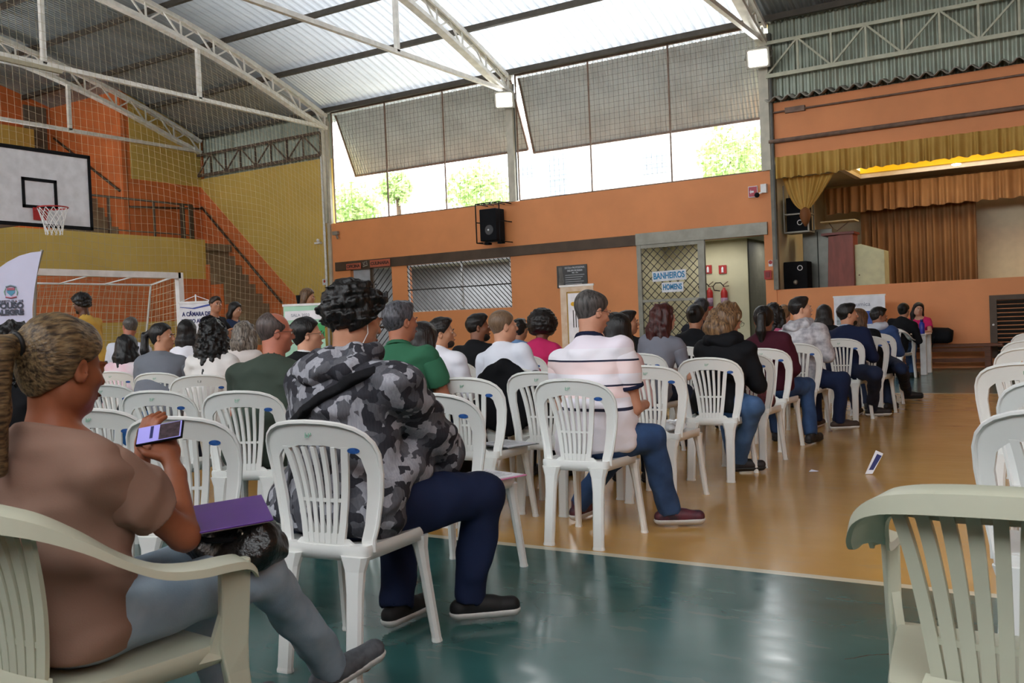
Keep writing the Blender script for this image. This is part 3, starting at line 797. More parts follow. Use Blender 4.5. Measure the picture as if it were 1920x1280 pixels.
def npmesh(name, V, Fq, m, parent, sub=0, smooth=1):
    me = bpy.data.meshes.new(name); n = len(V); k = len(Fq)
    if smooth and n:
        for _ in range(smooth):                         # one light laplacian pass
            acc = np.zeros((n, 3)); cnt = np.zeros(n)
            for a, b in ((0,1),(1,2),(2,3),(3,0)):
                np.add.at(acc, Fq[:,a], V[Fq[:,b]]); np.add.at(acc, Fq[:,b], V[Fq[:,a]]); np.add.at(cnt, Fq[:,a], 1); np.add.at(cnt, Fq[:,b], 1)
            V = V*.5+.5*acc/np.maximum(cnt, 1)[:, None]
    me.vertices.add(n); me.vertices.foreach_set('co', V.astype(F32).ravel())
    me.loops.add(k*4); me.loops.foreach_set('vertex_index', Fq.astype(np.int32).ravel())
    me.polygons.add(k); me.polygons.foreach_set('loop_start', np.arange(0, k*4, 4, dtype=np.int32)); me.polygons.foreach_set('loop_total', np.full(k, 4, np.int32))
    me.polygons.foreach_set('use_smooth', np.ones(k, bool)); me.materials.append(m); me.update(calc_edges=True); me.validate()
    o = bpy.data.objects.new(name, me); C.objects.link(o); o.parent = parent
    return o
def rot(yaw=0, pitch=0, roll=0):
    """head/torso rotation: yaw CCW about z, pitch nods down about x, roll tilts to the right"""
    a, b, c = R(yaw), R(-pitch), R(roll)
    Z = np.array([[math.cos(a),-math.sin(a),0],[math.sin(a),math.cos(a),0],[0,0,1]])
    X = np.array([[1,0,0],[0,math.cos(b),-math.sin(b)],[0,math.sin(b),math.cos(b)]])
    Y = np.array([[math.cos(c),0,math.sin(c)],[0,1,0],[-math.sin(c),0,math.cos(c)]])
    return Z@X@Y

SK = {}
def skin(c): return mat('skin_'+c, c, .5, var=.06, vs=14, bump=.03, bs=120, spec=.35)
def hairm(c, c2=None, st=(9, 9, 1.2)): return mat('hair_%s%s%d' % (c, c2 or '', st[1]), c, .45, var=.25, vs=9, col2=c2, stretch=st, bump=.3, bs=14, spec=.4)
def cloth(c, c2=None, vs=3): return mat('cloth_'+c+(c2 or ''), c, .85, var=.06, vs=vs, col2=c2, bump=.06, bs=260, spec=.2)

def person(label, head, w, bz=0, lean=6, yaw=0, pitch=0, roll=0, sc=1., bulk=1., skinc='C68E6C', shirt=None, sleeve='short', trous=None, shoe=None,
           hair='short', hairc='17120F', hairc2=None, far=False, stand=False, arms='lap', legs='sit', hip=None, glasses=False, brow=True, female=False,
           hand_fine=False, scarf=None, group=None, res=None, twist=0, hips_z=.555, beard=None, noleg=False, collar=None, chair=None, hfmin=.06, off=.0, hx=0., hood=None, cuff=None, strap=None, necklen=0., fold=.009):
    """head = pixel of the head centre, w = distance along the view axis. Local frame faces +y."""
    T = Matrix.Rotation(R(bz), 3, 'Z')
    hf = .105+math.sin(R(lean))*.58                   # head ahead of the hips
    if chair:
        cv = Vector((chair[0], chair[1], 0)); cr = Matrix.Rotation(R(chair[2]), 3, 'Z')
        base = cv+cr@Vector((0, off, 0)); d_ = T.transposed()@ray(*head); b_ = T.transposed()@(CAM-base)
        # depth that brings the head closest to its place above the hips, sideways sway being cheap
        w = -((b_.x)*d_.x*.35+(b_.y-hf)*d_.y)/(d_.x**2*.35+d_.y**2); hw = at_w(head[0], head[1], w); hl = T.transposed()@(hw-base)
        ex = Vector((hl.x-max(-.09, min(.09, hl.x)), hl.y-max(hfmin, min(.36, hl.y)), 0))
        base = base+T@ex; hl = hl-ex; hf = hl.y; hx = hl.x; lean = math.degrees(math.asin(max(-.2, min(.6, (hf-.105)/.58))))
    else:
        hw = at_w(head[0], head[1], w); base = Vector((hw.x, hw.y, 0))-T@Vector((0, hf, 0))
    z_h = hw.z
    t = thing('person', label, 'person', (base.x, base.y, 0), R(bz), group)
    r0 = res or (.011 if w < 5 else .014 if w < 8 else .018)
    fine = .0045 if w < 3 else .0055 if w < 5.5 else .0075 if w < 9 else .010
    Ti = T.transposed()
    def LC(v):                                       # ('w',px,py,w) or ('z',px,py,z) -> local point
        if isinstance(v, (tuple, list)) and isinstance(v[0], str):
            q = at_w(v[1], v[2], v[3]) if v[0] == 'w' else at_z(v[1], v[2], v[3])
            v = Ti@(q-base)
        return np.array([float(v[0]), float(v[1]), float(v[2])])
    # joints --------------------------------------------------
    hc = np.array([hx, hf, z_h])                          # head centre
    hipz = .92*sc if stand else hips_z
    hips = np.array([0, 0., hipz]); TM = rot(0, lean)
    neck = hc+np.array([0, -.025-.01*pitch/20, -.125])
    torso = neck-hips; TL = np.linalg.norm(torso)
    up_ = torso/TL; TS = rot(twist)@np.array([[1,0,up_[0]],[0,up_[2],up_[1]],[-up_[0],-up_[1],up_[2]]])
    def tp(x, y, z): return hips+TS@np.array([x, y, z*TL])   # z as a fraction of torso length
    sw = (.155 if female else .178)*bulk**.6
    shl = [tp(s*sw, -.005, .79) for s in (-1, 1)]
    B = bulk; By = B**.45
    tors = [((0, 0, .02), (.155*B+(.01 if female else 0), .118*By, .12)), ((0, .012*B, .25), (.142*B, .112*By, .15)), ((0, .01, .45), (.140*B, .108*By, .15)),
            ((0, .0, .68), (.155*B**.8, .108*By, .15)), ((0, -.012, .77), (.125*B**.6, .078*By, .08))]
    if B > 1.2: tors.append(((0, .09*B, .25), (.13*B, .12*B, .14)))
    if female: tors.append(((0, .05, .66), (.115, .075, .065)))
    # arms ----------------------------------------------------
    AR = []
    for i, s in enumerate((-1, 1)):
        mode = arms[i] if isinstance(arms, (tuple, list)) else arms
        sh = shl[i]
        if isinstance(mode, dict): el, wr, hd = (LC(mode[q]) for q in ('el', 'wr', 'hd'))
        elif mode == 'lap':
            el = sh+np.array([s*.06, .07, -.265*sc]); wr = np.array([s*.07, .27+hf*.3, hips_z+.16]); hd = wr+np.array([-s*.05, .075, -.005])
        elif mode == 'front':
            el = sh+np.array([s*.05, .12, -.235]); wr = el+np.array([-s*.09, .2, .08]); hd = wr+np.array([-s*.03, .07, .03])
        elif mode == 'table':
            el = sh+np.array([s*.06, .16, -.2]); wr = el+np.array([-s*.08, .22, .0]); hd = wr+np.array([-s*.03, .08, .0])
        else:
            el = sh+np.array([s*.05, -.02, -.28]); wr = el+np.array([0, .07, -.24]); hd = wr+np.array([0, .02, -.09])
        AR.append((sh, el, wr, hd))
    LG = []
    for i, s in enumerate((-1, 1)):
        hp = hips+np.array([s*.09*B**.5, 0, -.02]); mode = legs[i] if isinstance(legs, (tuple, list)) else legs
        if stand: kn = np.array([s*.1, .01, .5*sc]); an = np.array([s*.1, -.02, .085])
        elif isinstance(mode, dict): kn = LC(mode['kn']); an = LC(mode['an'])
        elif mode == 'back': kn = np.array([s*.13, .44*sc, .50]); an = np.array([s*.13, .22, .1])
        else: kn = np.array([s*.14, .45*sc, .505]); an = np.array([s*.12, .46*sc, .085])
        fd = mode.get('ft', (s*.12, 1, 0)) if isinstance(mode, dict) else (s*.2, 1, 0)
        fd = np.array(fd, float); fd /= np.linalg.norm(fd); LG.append((hp, kn, an, fd))
    HM = rot(yaw, pitch, roll)
    def H(p): return hc+HM@(np.array(p, float)*1.)
    # body ----------------------------------------------------
    def bounds(pts, m): a = np.array(pts); return a.min(0)-m, a.max(0)+m
    allp = [hc+np.array([.1,.12,.12]), hc-np.array([.1,.12,.12]), hips]+[p for a in AR for p in a]+[p for l in LG for p in l[:3]]+[l[2]+l[3]*.2-np.array([0,0,.05]) for l in LG]
    lo, hi = bounds(allp, .17*max(1, B)); lo[2] = max(lo[2], -.02)
    fn = [(hc-np.array([.105,.125,.14]), hc+np.array([.105,.125,.13]), fine)]
    hr_ = .005 if hand_fine else min(.009, r0) if w < 8 else None
    if hr_:
        for a in AR: fn.append((a[3]-.10, a[3]+.10, hr_))
    g = G(lo, hi, r0*1.35, fn)
    for c, r in tors: g.ell(tp(*c), r, TS, .05)
    g.cone(shl[0], shl[1], .05, .05, .05)
    g.cone(tp(0, -.02, .82), tp(0, -.01, .97), .072*B**.3, .054*B**.25, .03); g.cone(tp(0, -.01, .95), H((0, -.025, -.03)), .053*B**.25, .056*B**.15, .02)
    for i, (sh, el, wr, hd) in enumerate(AR):
        s = -1 if i == 0 else 1
        g.cone(sh, el, .050*B**.6, .038*B**.5, .03); g.cone(el, wr, .039*B**.5, .026, .02)
        hand(g, wr, hd, s, hand_fine)
    for hp, kn, an, fd in LG:
        g.cone(hp, kn, .082*B**.6, .055, .04); g.cone(kn, an, .054, .035, .02); g.cone(an, an+fd*.13+np.array([0,0,-.055]), .035, .03, .02)
    # head
    def he(p, r, k=.012, mode='u', M=None): g.ell(H(p), r, HM if M is None else HM@M, k, mode)
    he((0, -.018, .032), (.074, .092, .084), .02); he((0, .018, -.03), (.064, .072, .082), .03)
    he((0, .03, -.085), (.042, .045, .032), .03)                         # jaw / chin
    he((0, .068, -.092), (.018, .016, .014), .016)
    for s in (-1, 1):
        he((s*.042, .052, -.02), (.022, .022, .02), .02); he((s*.052, .0, -.062), (.016, .034, .03), .03)
        he((s*.03, .092, .006), (.017, .018, .011), .012, 's')            # eye sockets
        he((s*.03, .076, .004), (.0125, .0125, .0125), .003)
        he((s*.03, .082, .021), (.02, .01, .005), .008)
        he((s*.081, -.008, -.008), (.009, .019, .031), .006, M=rot(s*-18)); he((s*.088, -.004, -.004), (.006, .011, .018), .004, 's')
    g.cone(H((0, .086, .012)), H((0, .107, -.022)), .0065, .0095, .010); he((0, .099, -.027), (.016, .012, .0075), .006)
    he((0, .088, -.056), (.024, .011, .0055), .006); he((0, .086, -.067), (.02, .011, .006), .005)
    V, Fq = g.mesh(); body = npmesh('body', V, Fq, skin(skinc), t)
    # shirt ---------------------------------------------------
    if shirt:
        k_ = .015
        ps = [tp(0, 0, -.1), tp(0, 0, 1.02)]+[a[0] for a in AR]+[a[1] for a in AR]+([a[2] for a in AR] if sleeve == 'long' else [])
        lo, hi = bounds(ps, .2*max(1, B)); g = G(lo, hi, r0)
        for c, r in tors: g.ell(tp(*c), tuple(q+k_ for q in r), TS, .05)
        g.ell(tp(0, .01, .06), (.160*B+k_+.006, .122*By+k_+.006, .14), TS, .05)
        g.ell(tp(0, .012, -.06), (.158*B+k_+.012, .122*By+k_+.012, .12), TS, .05)
        g.cone(tp(-sw*.93, -.005, .80), tp(sw*.93, -.005, .80), .056, .056, .05)
        g.cone(tp(0, -.02, .80), tp(0, -.012, .94), .09*B**.3, .066*B**.3, .04)
        if B > 1.1: g.ell(tp(0, -.035, .70), (.165*B**.9, .09*By, .13), TS, .05)
        for i, (sh, el, wr, hd) in enumerate(AR):
            kk = .016
            if sleeve == 'long': g.cone(sh, el, .054*B**.6+kk, .044*B**.5+kk, .03); g.cone(el, wr, .044*B**.5+kk, .036+kk*.4, .02)
        if sleeve in ('short', 'puff'):
            for sh, el, wr, hd in AR: g.cone(sh, sh+(el-sh)*.32, .051*B**.4+.012, .047*B**.4+.008, .03)
        d0 = g.d.copy(); g.wob(fold, 20, len(label)*7, (.7, .7, 1.3), 3); g.d = np.minimum(g.d, d0+k_-.011)
        g.ell(H((0, 0, -.02)), (.08, .1, .1), HM, .004, 's')
        g.cone(tp(0, -.0, .93), tp(0, .02, 1.15), .061*B**.35, .09, .006, 's')
        g.cut(tp(0, 0, .955), TS@np.array([0, .35, 1.])); g.cut(tp(0, 0, -.19), -(TS@np.array([0, 0, 1.])))
        V, Fq = g.mesh(); npmesh('shirt', V, Fq, shirt, t)
        if sleeve in ('short', 'puff'):
            for i, (sh, el, wr, hd) in enumerate(AR):
                fr = .66 if sleeve == 'short' else .68; n = (el-sh)/np.linalg.norm(el-sh); p = sh+(el-sh)*fr
                g = G(np.minimum(sh, el)-.14, np.maximum(sh, el)+.14, min(r0, .010 if w > 3 else .006)); inn = sh+np.array([-np.sign(i-.5)*.06, 0, -.004])
                if sleeve == 'short': g.cone(sh, p+n*.03, .054*B**.4+.010, .053*B**.5+.014, .03); g.wob(fold*.7, 20, i)
                else:
                    m_ = sh+(el-sh)*.45; g.cone(sh, m_, .066*B**.5, .068*B**.5+.012, .03); g.cone(m_, sh+(el-sh)*.56, .071*B**.5+.012, .052*B**.5+.012, .012)
                    g.wob(.009, 42, i+4, (1.2, .6, .25), 2); g.cone(sh+(el-sh)*.54, p+n*.02, .052*B**.5+.012, .053*B**.5+.013, .006)
                g.cut(sh+n*.012, -n, .02); g.cut(p, n, .004); g.cone(p-n*.05, p+n*.06, .040*B**.5+.008, .046*B**.5+.010, .004, 's')
                V, Fq = g.mesh(); npmesh('sleeve', V, Fq, shirt, t)
                if cuff:
                    g = G(p-.12, p+.12, .007); g.cone(p-n*.04, p+n*.04, .055*B**.5+.0175, .055*B**.5+.0185, .004); g.cut(p+n*.001, n, .003); g.cut(p-n*.022, -n, .003); g.cone(p-n*.05, p+n*.06, .042*B**.5+.008, .046*B**.5+.010, .004, 's')
                    V, Fq = g.mesh(); npmesh('cuff', V, Fq, cuff, t)
        if hood:
            g = G(tp(0, -.1, .9)-.28, tp(0, -.1, .9)+.28, min(r0, .009)); hB = B**.35
            for rr, zz_, th, a1 in ((.085, .93, .036, 115), (.105, .85, .042, 80)):
                ps = [tp(math.sin(R(a))*rr*hB*1.1, -.015-math.cos(R(a))*rr*hB*.9-(.02 if zz_ < .9 else 0), zz_+.05*(1-math.cos(R(a)))) for a in np.linspace(-a1, a1, 9)]
                for q0, q1 in zip(ps, ps[1:]): g.cone(q0, q1, th*hB, th*hB, .02)
            g.wob(.008, 30, 6, (1, 1, 1), 2); g.cone(tp(0, -.012, .8), tp(0, .0, 1.2), .068*B**.35, .075*B**.35, .006, 's')
            V, Fq = g.mesh(); npmesh('hood', V, Fq, hood, t)
        if strap:
            g = G(lo, hi, .009)
            for c, r in tors: g.ell(tp(*c), tuple(q+k_+.024 for q in r), TS, .05)
            g.cone(tp(-sw*.93, -.005, .80), tp(sw*.93, -.005, .80), .08, .08, .05)
            if B > 1.1: g.ell(tp(0, -.035, .70), (.165*B**.9+.024, .09*By+.026, .15), TS, .05)
            g.wob(fold, 20, len(label)*7, (.7, .7, 1.3), 3)
            n = TS@np.array([-.5, 0, .86]); c0_ = tp(.03, -.1, .64)
            g.cut(c0_+n*.02, n, .003); g.cut(c0_-n*.02, -n, .003); V, Fq = g.mesh(); npmesh('crossbody_strap', V, Fq, strap, t)
        if collar:
            g = G(tp(0,0,1)-.15, tp(0,0,1)+.15, .006)
            g.cone(tp(0, -.015, .90), tp(0, -.01, 1.0), .088*B**.35, .07*B**.35, .01); g.cone(tp(0, -.012, .9), tp(0, -.008, 1.1), .064*B**.4, .066*B**.4, .004, 's'); g.cut(tp(0, -.0, .985), TS@np.array([0, .15, 1.])); g.cut(tp(0, 0, .915), -(TS@np.array([0, .3, 1.])))
            V, Fq = g.mesh(); npmesh('collar', V, Fq, collar, t)
    # trousers ------------------------------------------------
    if not noleg:
        tm = trous or cloth('26324A')
        ps = [hips, LG[0][1], LG[1][1], LG[0][2], LG[1][2], LG[0][0], LG[1][0]]
        lo, hi = bounds(ps, .17*max(1, B)); lo[2] = max(.03, lo[2]); g = G(lo, hi, r0*1.1)
        g.ell(tp(0, .01, .0), (.155*B+.003, .118*By+.003, .12), TS, .05)
        for c, r in [q for q in tors if q[0][2] < .1]: g.ell(tp(*c), tuple(q+.003 for q in r), TS, .05)
        g.cut(tp(0, 0, .10), TS@np.array([0, 0, 1.]))
        for hp, kn, an, fd in LG:
            g.cone(hp+np.array([0, .012, 0]), kn, .096*B**.6, .07*B**.4, .05); g.cone(kn, an, .068*B**.4, .056*B**.3, .02)
        d0 = g.d.copy(); g.wob(.005, 24, 3+len(label), (1, 1, .8), 3); g.d = np.minimum(g.d, d0+.008)
        for hp, kn, an, fd in LG:
            n = (an-kn)/np.linalg.norm(an-kn); g.cone(an+n*.085, an+n*.2, .085, .09, .004, 's')
        V, Fq = g.mesh(); npmesh('trousers', V, Fq, tm, t)
        sm_ = shoe or mat('shoe_dark', '1E1D20', .6)
        for hp, kn, an, fd in LG:
            a = an+np.array([0, 0, -.03]); toe = a+fd*.17; heel = a-fd*.045
            g = G(np.minimum(heel, toe)-.07, np.maximum(heel, toe)+.09, .0065 if w < 6 else .01); zz = np.array([0, 0, 1.])
            dz = a[2]-.055
            for q, rr in ((heel, .038), (toe, .034)): q[2] = max(.036, q[2]-.012 if q is toe else q[2]-.01)
            if isinstance(legs, (tuple, list)) and abs(fd[2]) > .05: toe = a+fd*.17; heel = a-fd*.045
            g.cone(heel, toe, .037, .036, .02); g.cone(a+zz*.01, a+fd*.09, .04, .034, .02); g.cone(a+zz*.015, a+zz*.05, .042, .044, .01)
            g.cone(a+zz*.04, a+zz*.12, .032, .035, .004, 's')
            V, Fq = g.mesh(); sh_o = npmesh('shoe', V, Fq, sm_, t)
            g = G(np.minimum(heel, toe)-.07, np.maximum(heel, toe)+.05, .0065 if w < 6 else .01)
            g.cone(heel-zz*.006, toe-zz*.006, .043, .041, .01); g.cut((heel+toe)/2-zz*.012, np.cross(np.cross(fd, zz), fd)); 
            V, Fq = g.mesh(); npmesh('sole', V, Fq, mat('sole_white', 'C9C9C6', .6) if shoe else mat('sole_dark', '161616', .6), sh_o)
    # hair ----------------------------------------------------
    hm = hairm(hairc, hairc2, (16, 2.2, 14) if hair == 'pony' and w < 3 else (9, 9, 1.2)); rs = fine*1.1; Z3 = np.array([0, 0, 1.])
    def HG(lo, hi): return G(hc+np.array(lo), hc+np.array(hi), rs)
    cap = ((0, -.02, .036), (.081, .098, .088))
    def capcut(g, front=.075, low=-.055, ear=True):
        g.cut(H((0, .042, .03)), HM@np.array([0, 1., -.8]), .01); g.cut(H((0, 0, -.03)), -(HM@np.array([0, -.55, 1.])), .012)
        if ear:
            for s in (-1, 1): g.ell(H((s*.085, .0, -.012)), (.02, .024, .034), HM, .004, 's')
    if hair in ('short', 'bald', 'buzz', 'fade', 'curly', 'afro', 'crown'):
        e = {'short': .007, 'bald': .003, 'crown': .006, 'buzz': .003, 'fade': .003, 'curly': .030, 'afro': .06}[hair]
        g = HG((-.22, -.24, -.2), (.22, .2, .24))
        g.ell(H(cap[0]), tuple(q+e for q in cap[1]), HM, .01)
        g.ell(H((0, -.042, -.012)), (.060+.5*e, .046+.35*e, .07), HM, .02)
        if hair == 'fade': g.ell(H((0, .012, .095)), (.055, .075, .035), HM, .015)
        if hair == 'short': g.ell(H((0, .04, .1)), (.05, .045, .03), HM, .02)
        if hair == 'afro': g.ell(H((0, -.03, .03)), (.148, .145, .145), HM, .02)
        if hair in ('curly', 'afro'): g.wob(.008 if hair == 'curly' else .005, 120 if hair == 'curly' else 150, 5, oct_=2); g.wob(.007 if hair == 'curly' else .003, 45, 9, oct_=1)
        elif hair in ('short', 'fade'): g.wob(.003, 70, 5)
        if hair == 'afro': g.cut(H((0, .07, .03)), HM@np.array([0, 1., -.35])); g.cut(H((0, 0, -.09)), -(HM@np.array([0, .25, 1.])))
        else: capcut(g, low=-.065 if hair in ('short', 'curly') else -.055, ear=hair != 'curly')
        if hair == 'crown': g.ell(H((0, .015, .125)), (.055, .075, .028), HM, .008, 's')
        if hair == 'bald': g.ell(H((0, .03, .085)), (.072, .085, .065), HM, .012, 's')
        V, Fq = g.mesh(); npmesh('hair', V, Fq, hm, t, smooth=0 if hair in ('curly', 'afro') else 1)
    else:
        g = HG((-.2, -.3, -.55), (.2, .2, .17))
        e = .010 if hair in ('pony', 'bun') else .018
        g.ell(H(cap[0]), tuple(q+e for q in cap[1]), HM, .01); g.ell(H((0, -.045, -.01)), (.063+e, .052+e, .07+e), HM, .02)
        g.cut(H((0, .030 if hair in ('pony', 'bun') else .042, .03)), HM@np.array([0, 1., -.82 if hair in ('pony', 'bun') else -.7]), .008)
        if hair in ('pony', 'bun'): g.cut(H((0, 0, -.02)), -(HM@np.array([0, -.75, 1.])), .012)
        else: g.cut(H((0, 0, -.1)), -(HM@np.array([0, .45, 1.])))
        for s in (-1, 1):
            if hair in ('pony', 'bun'): g.ell(H((s*.085, .004, -.012)), (.02, .024, .034), HM, .004, 's')
        bk = H((0, -.11, -.02)); dn = tp(0, -.135*B**.6, .62)
        if hair == 'pony':
            kp = H((0, -.125, .045)); g.cone(H((0, -.10, .045)), kp, .03, .024, .01)
            m1 = kp+HM@np.array([0, -.05, -.03]); m2 = m1+np.array([0, -.02, -.13]); m3 = m2+np.array([0, .015, -.14])
            g.cone(kp, m1, .024, .036, .015); g.cone(m1, m2, .038, .044, .02); g.cone(m2, m3, .042, .018, .02)
        elif hair == 'bun':
            g.ell(H((0, -.115, .04)), (.042, .036, .04), HM, .008)
        elif hair in ('long', 'wavy', 'curls', 'bob'):
            L = {'long': .40, 'wavy': .40, 'curls': .36, 'bob': .13}[hair]; wd = {'long': 0, 'wavy': .012, 'curls': .022, 'bob': .02}[hair]
            for s, yy in ((-.6, -.055), (0, -.085), (.6, -.055), (-.95, -.02), (.95, -.02)):
                a = H((s*.07, yy, .0)); b = H((s*.085, yy-.03, -.1)); b2 = b+np.array([s*.01, -.03, -(L-.1)]) if L > .2 else b+np.array([s*.012, 0, -.05])
                g.cone(a, b, .038+wd, .04+wd, .03); g.cone(b, b2, .042+wd, .028+wd*.8, .03)
            if hair in ('wavy', 'curls', 'bob'): g.wob(.007, 55, 3, (1, 1, .5), 2)
            if hair == 'curls': g.wob(.006, 100, 8)
        g.wob(.0025, 110, 4, (1, 1, .15), 1)
        V, Fq = g.mesh(); npmesh('hair', V, Fq, hm, t, smooth=1)
        if hair == 'pony':
            rg = MB(); q = H((0, -.128, .042)); ax = HM@np.array([0, -1, -.35]); ax /= np.linalg.norm(ax); u = np.cross(ax, [1, 0, 0]); u /= np.linalg.norm(u); v = np.cross(ax, u)
            rg.tube([q+(u*math.cos(a)+v*math.sin(a))*.027 for a in np.linspace(0, 2*PI, 15)], .006, 6).build('hair_tie', mat('tie_black', '0F0F10', .6), t, True)
    if beard:
        g = G(hc-.14, hc+.14, fine); g.ell(H((0, .03, -.075)), (.058, .062, .05), HM, .02); g.ell(H((0, .06, -.095)), (.03, .032, .03), HM, .02)
        g.wob(.002, 100, 2); g.cut(H((0, .05, -.05)), HM@np.array([0, .45, 1.])); g.cut(H((0, -.015, 0)), HM@np.array([0, -1., -.2])); g.ell(H((0, .1, -.062)), (.024, .03, .009), HM, .003, 's')
        V, Fq = g.mesh(); npmesh('beard', V, Fq, hairm(beard), t)
    # small face parts ---------------------------------------
    if brow and w < 18:
        HMm = Matrix(HM.tolist())
        em = MB(); dm = MB()
        for s in (-1, 1):
            dm.tube([H((s*.015, .092, .022)), H((s*.03, .0945, .026)), H((s*.045, .086, .022))], [.003, .0035, .002], 5)
            c = H((s*.03, .0785, .004)); em.ball(c, .0107, 10, 8)
        dm.build('eyebrow', hairm(hairc if hair != 'bald' else '3A2F28'), t, True)
        em.build('eye', mat('eye_white', 'D8D2CC', .3), t, True)
        im = MB()
        for s in (-1, 1): im.ball(H((s*.0305, .0842, .004)), .0058, 8, 6)
        im.build('iris', mat('iris', '21150E', .2), t, True)
        MB().tube([H((-.022, .0945, -.0605)), H((-.01, .0985, -.0585)), H((.01, .0985, -.0585)), H((.022, .0945, -.0605))], [.002, .0048, .0048, .002], 6).build('lips', mat('lip_'+skinc, '9A5548' if skinc > 'A' else '5F3630', .45), t, True)
    if glasses:
        gl = MB()
        for s in (-1, 1):
            c = H((s*.032, .106, .003)); u = HM@np.array([1, 0, 0.]); v = HM@np.array([0, 0, 1.])
            gl.tube([c+u*.023*math.cos(a)+v*.017*math.sin(a) for a in np.linspace(0, 2*PI, 17)], .0013, 5, False)
            gl.tube([H((s*.055, .104, .008)), H((s*.082, .05, .008)), H((s*.086, -.0, .006)), H((s*.084, -.03, -.006))], .0016, 5)
        gl.tube([H((-.009, .108, .005)), H((.009, .108, .005))], .0013, 5)
        gl.build('glasses', mat('glasses_black', '121214', .3), t, True)
    INFO[label] = dict(t=t, H=H, tp=tp, AR=AR, LG=LG, HM=HM, TS=TS, hc=hc, hips=hips, body=body)
    return t
INFO = {}
def hand(g, wr, hd, s, fine=False):
    """palm and five separate curled fingers; hd = palm centre"""
    d = hd-wr; L = np.linalg.norm(d)+1e-6; d = d/L
    side = np.cross(d, [0, 0, 1.]); side = side/(np.linalg.norm(side)+1e-6)*s; nrm = np.cross(d, side)*s   # side: away from the body
    if nrm[2] > 0: nrm = -nrm
    g.cone(wr, hd-d*.02, .025, .022, .015)
    M = np.stack([side, d, np.cross(side, d)], 1)
    g.ell(hd, (.039, .046, .016), M, .012)
    for i, (o, l) in enumerate(((-.029, .062), (-.010, .072), (.010, .068), (.028, .054))):
        k0 = hd+side*o*(-1)+d*.035; k1 = k0+d*l*.5+nrm*l*.18; k2 = k1+d*l*.32+nrm*l*.42
        g.cone(k0-d*.01, k1, .0092, .0085, .004); g.cone(k1, k2, .0085, .0072, .003)
    t0 = hd-side*.026-d*.02; t1 = t0-side*.026+d*.022+nrm*.012; t2 = t1-side*.008+d*.028+nrm*.008
    g.cone(t0, t1, .013, .0105, .006); g.cone(t1, t2, .0105, .0085, .004)
# ---------------------------------------------------------------- people
def camo_mat():
    m = bpy.data.materials.new('camo_fleece'); m.use_nodes = True
    nt = m.node_tree; N = nt.nodes; L = nt.links; b = N['Principled BSDF']; b.inputs['Roughness'].default_value = .9; b.inputs['Specular IOR Level'].default_value = .15
    tc = N.new('ShaderNodeTexCoord'); nz = N.new('ShaderNodeTexNoise'); nz.inputs['Scale'].default_value = 9; L.new(tc.outputs['Object'], nz.inputs['Vector'])
    mx = N.new('ShaderNodeMix'); mx.data_type = 'RGBA'; mx.inputs[0].default_value = .06; L.new(tc.outputs['Object'], mx.inputs[6]); L.new(nz.outputs['Color'], mx.inputs[7])
    vo = N.new('ShaderNodeTexVoronoi'); vo.distance = 'MANHATTAN'; vo.inputs['Scale'].default_value = 26; L.new(mx.outputs[2], vo.inputs['Vector'])
    sp = N.new('ShaderNodeSeparateColor'); L.new(vo.outputs['Color'], sp.inputs[0])
    cr = N.new('ShaderNodeValToRGB'); cr.color_ramp.interpolation = 'CONSTANT'; e = cr.color_ramp.elements
    e[0].color = lin('3E3E45'); e[1].position = .3; e[1].color = lin('6E6F76'); k = e.new(.58); k.color = lin('B4B5BE'); k = e.new(.82); k.color = lin('5C5D65')
    L.new(sp.outputs[0], cr.inputs['Fac'])
    n2 = N.new('ShaderNodeTexNoise'); n2.inputs['Scale'].default_value = 140; mp = N.new('ShaderNodeMapping'); mp.inputs['Scale'].default_value = (1, 1, .15); L.new(tc.outputs['Object'], mp.inputs[0]); L.new(mp.outputs[0], n2.inputs['Vector'])
    hv = N.new('ShaderNodeMix'); hv.data_type = 'RGBA'; hv.blend_type = 'MULTIPLY'; hv.inputs[0].default_value = .55; L.new(cr.outputs['Color'], hv.inputs[6]); L.new(n2.outputs['Fac'], hv.inputs[7]); 
    L.new(hv.outputs[2], b.inputs['Base Color'])
    return m
M_camo = camo_mat()
M_polo = ramp_z('striped_polo', [(0, 'E9E4EA'), (.70, '1A1F3A'), (.712, 'ECE9F2'), (.765, 'F0D9D9'), (.83, '1A1F3A'), (.842, 'ECE9F2'), (.90, 'F0D9D9'), (.965, '1A1F3A'), (.977, 'ECE9F2'), (1.04, 'E9E0EC')])
M_jean = cloth('2E4468', '3B5680', vs=9); M_jeanl = cloth('8FA3B5', 'A5B6C4', vs=9); M_navyt = cloth('171C30'); M_blackt = cloth('131317')
M_whites = cloth('E4E4EE', 'ECECF4'); M_black = cloth('101114', '17181C')
M_snk = mat('sneaker_grey', '4E5258', .7, var=.3, vs=30)
AUD = 'people seated in the audience'
def P_(label, head, w, **k):
    k.setdefault('group', AUD); return person(label, head, w, **k)
# blonde woman with the phone
pl = P_('blonde woman with ponytail in brown puff sleeve top holding a phone', (120, 690), 2.3, bz=-2, lean=-8, yaw=3, pitch=10, bulk=1.0, female=True, skinc='95593D',
   shirt=cloth('8C6E60', '967869'), sleeve='puff', trous=M_jeanl, shoe=M_snk, hair='pony', hairc='33281F', hairc2='866F4E', hand_fine=True, hips_z=.54, fold=.009,
   arms=({'el': (-.14, .17, .73), 'wr': ('w', 262, 880, 2.66), 'hd': ('w', 272, 828, 2.68)}, {'el': ('z', 345, 1005, .69), 'wr': ('w', 330, 890, 2.52), 'hd': ('w', 312, 842, 2.56)}),
   legs=({'kn': (-.12, .42, .52), 'an': (-.1, .55, .1)}, {'kn': (.17, .46, .545), 'an': (.02, .86, .12), 'ft': (.25, 1, .25)}))
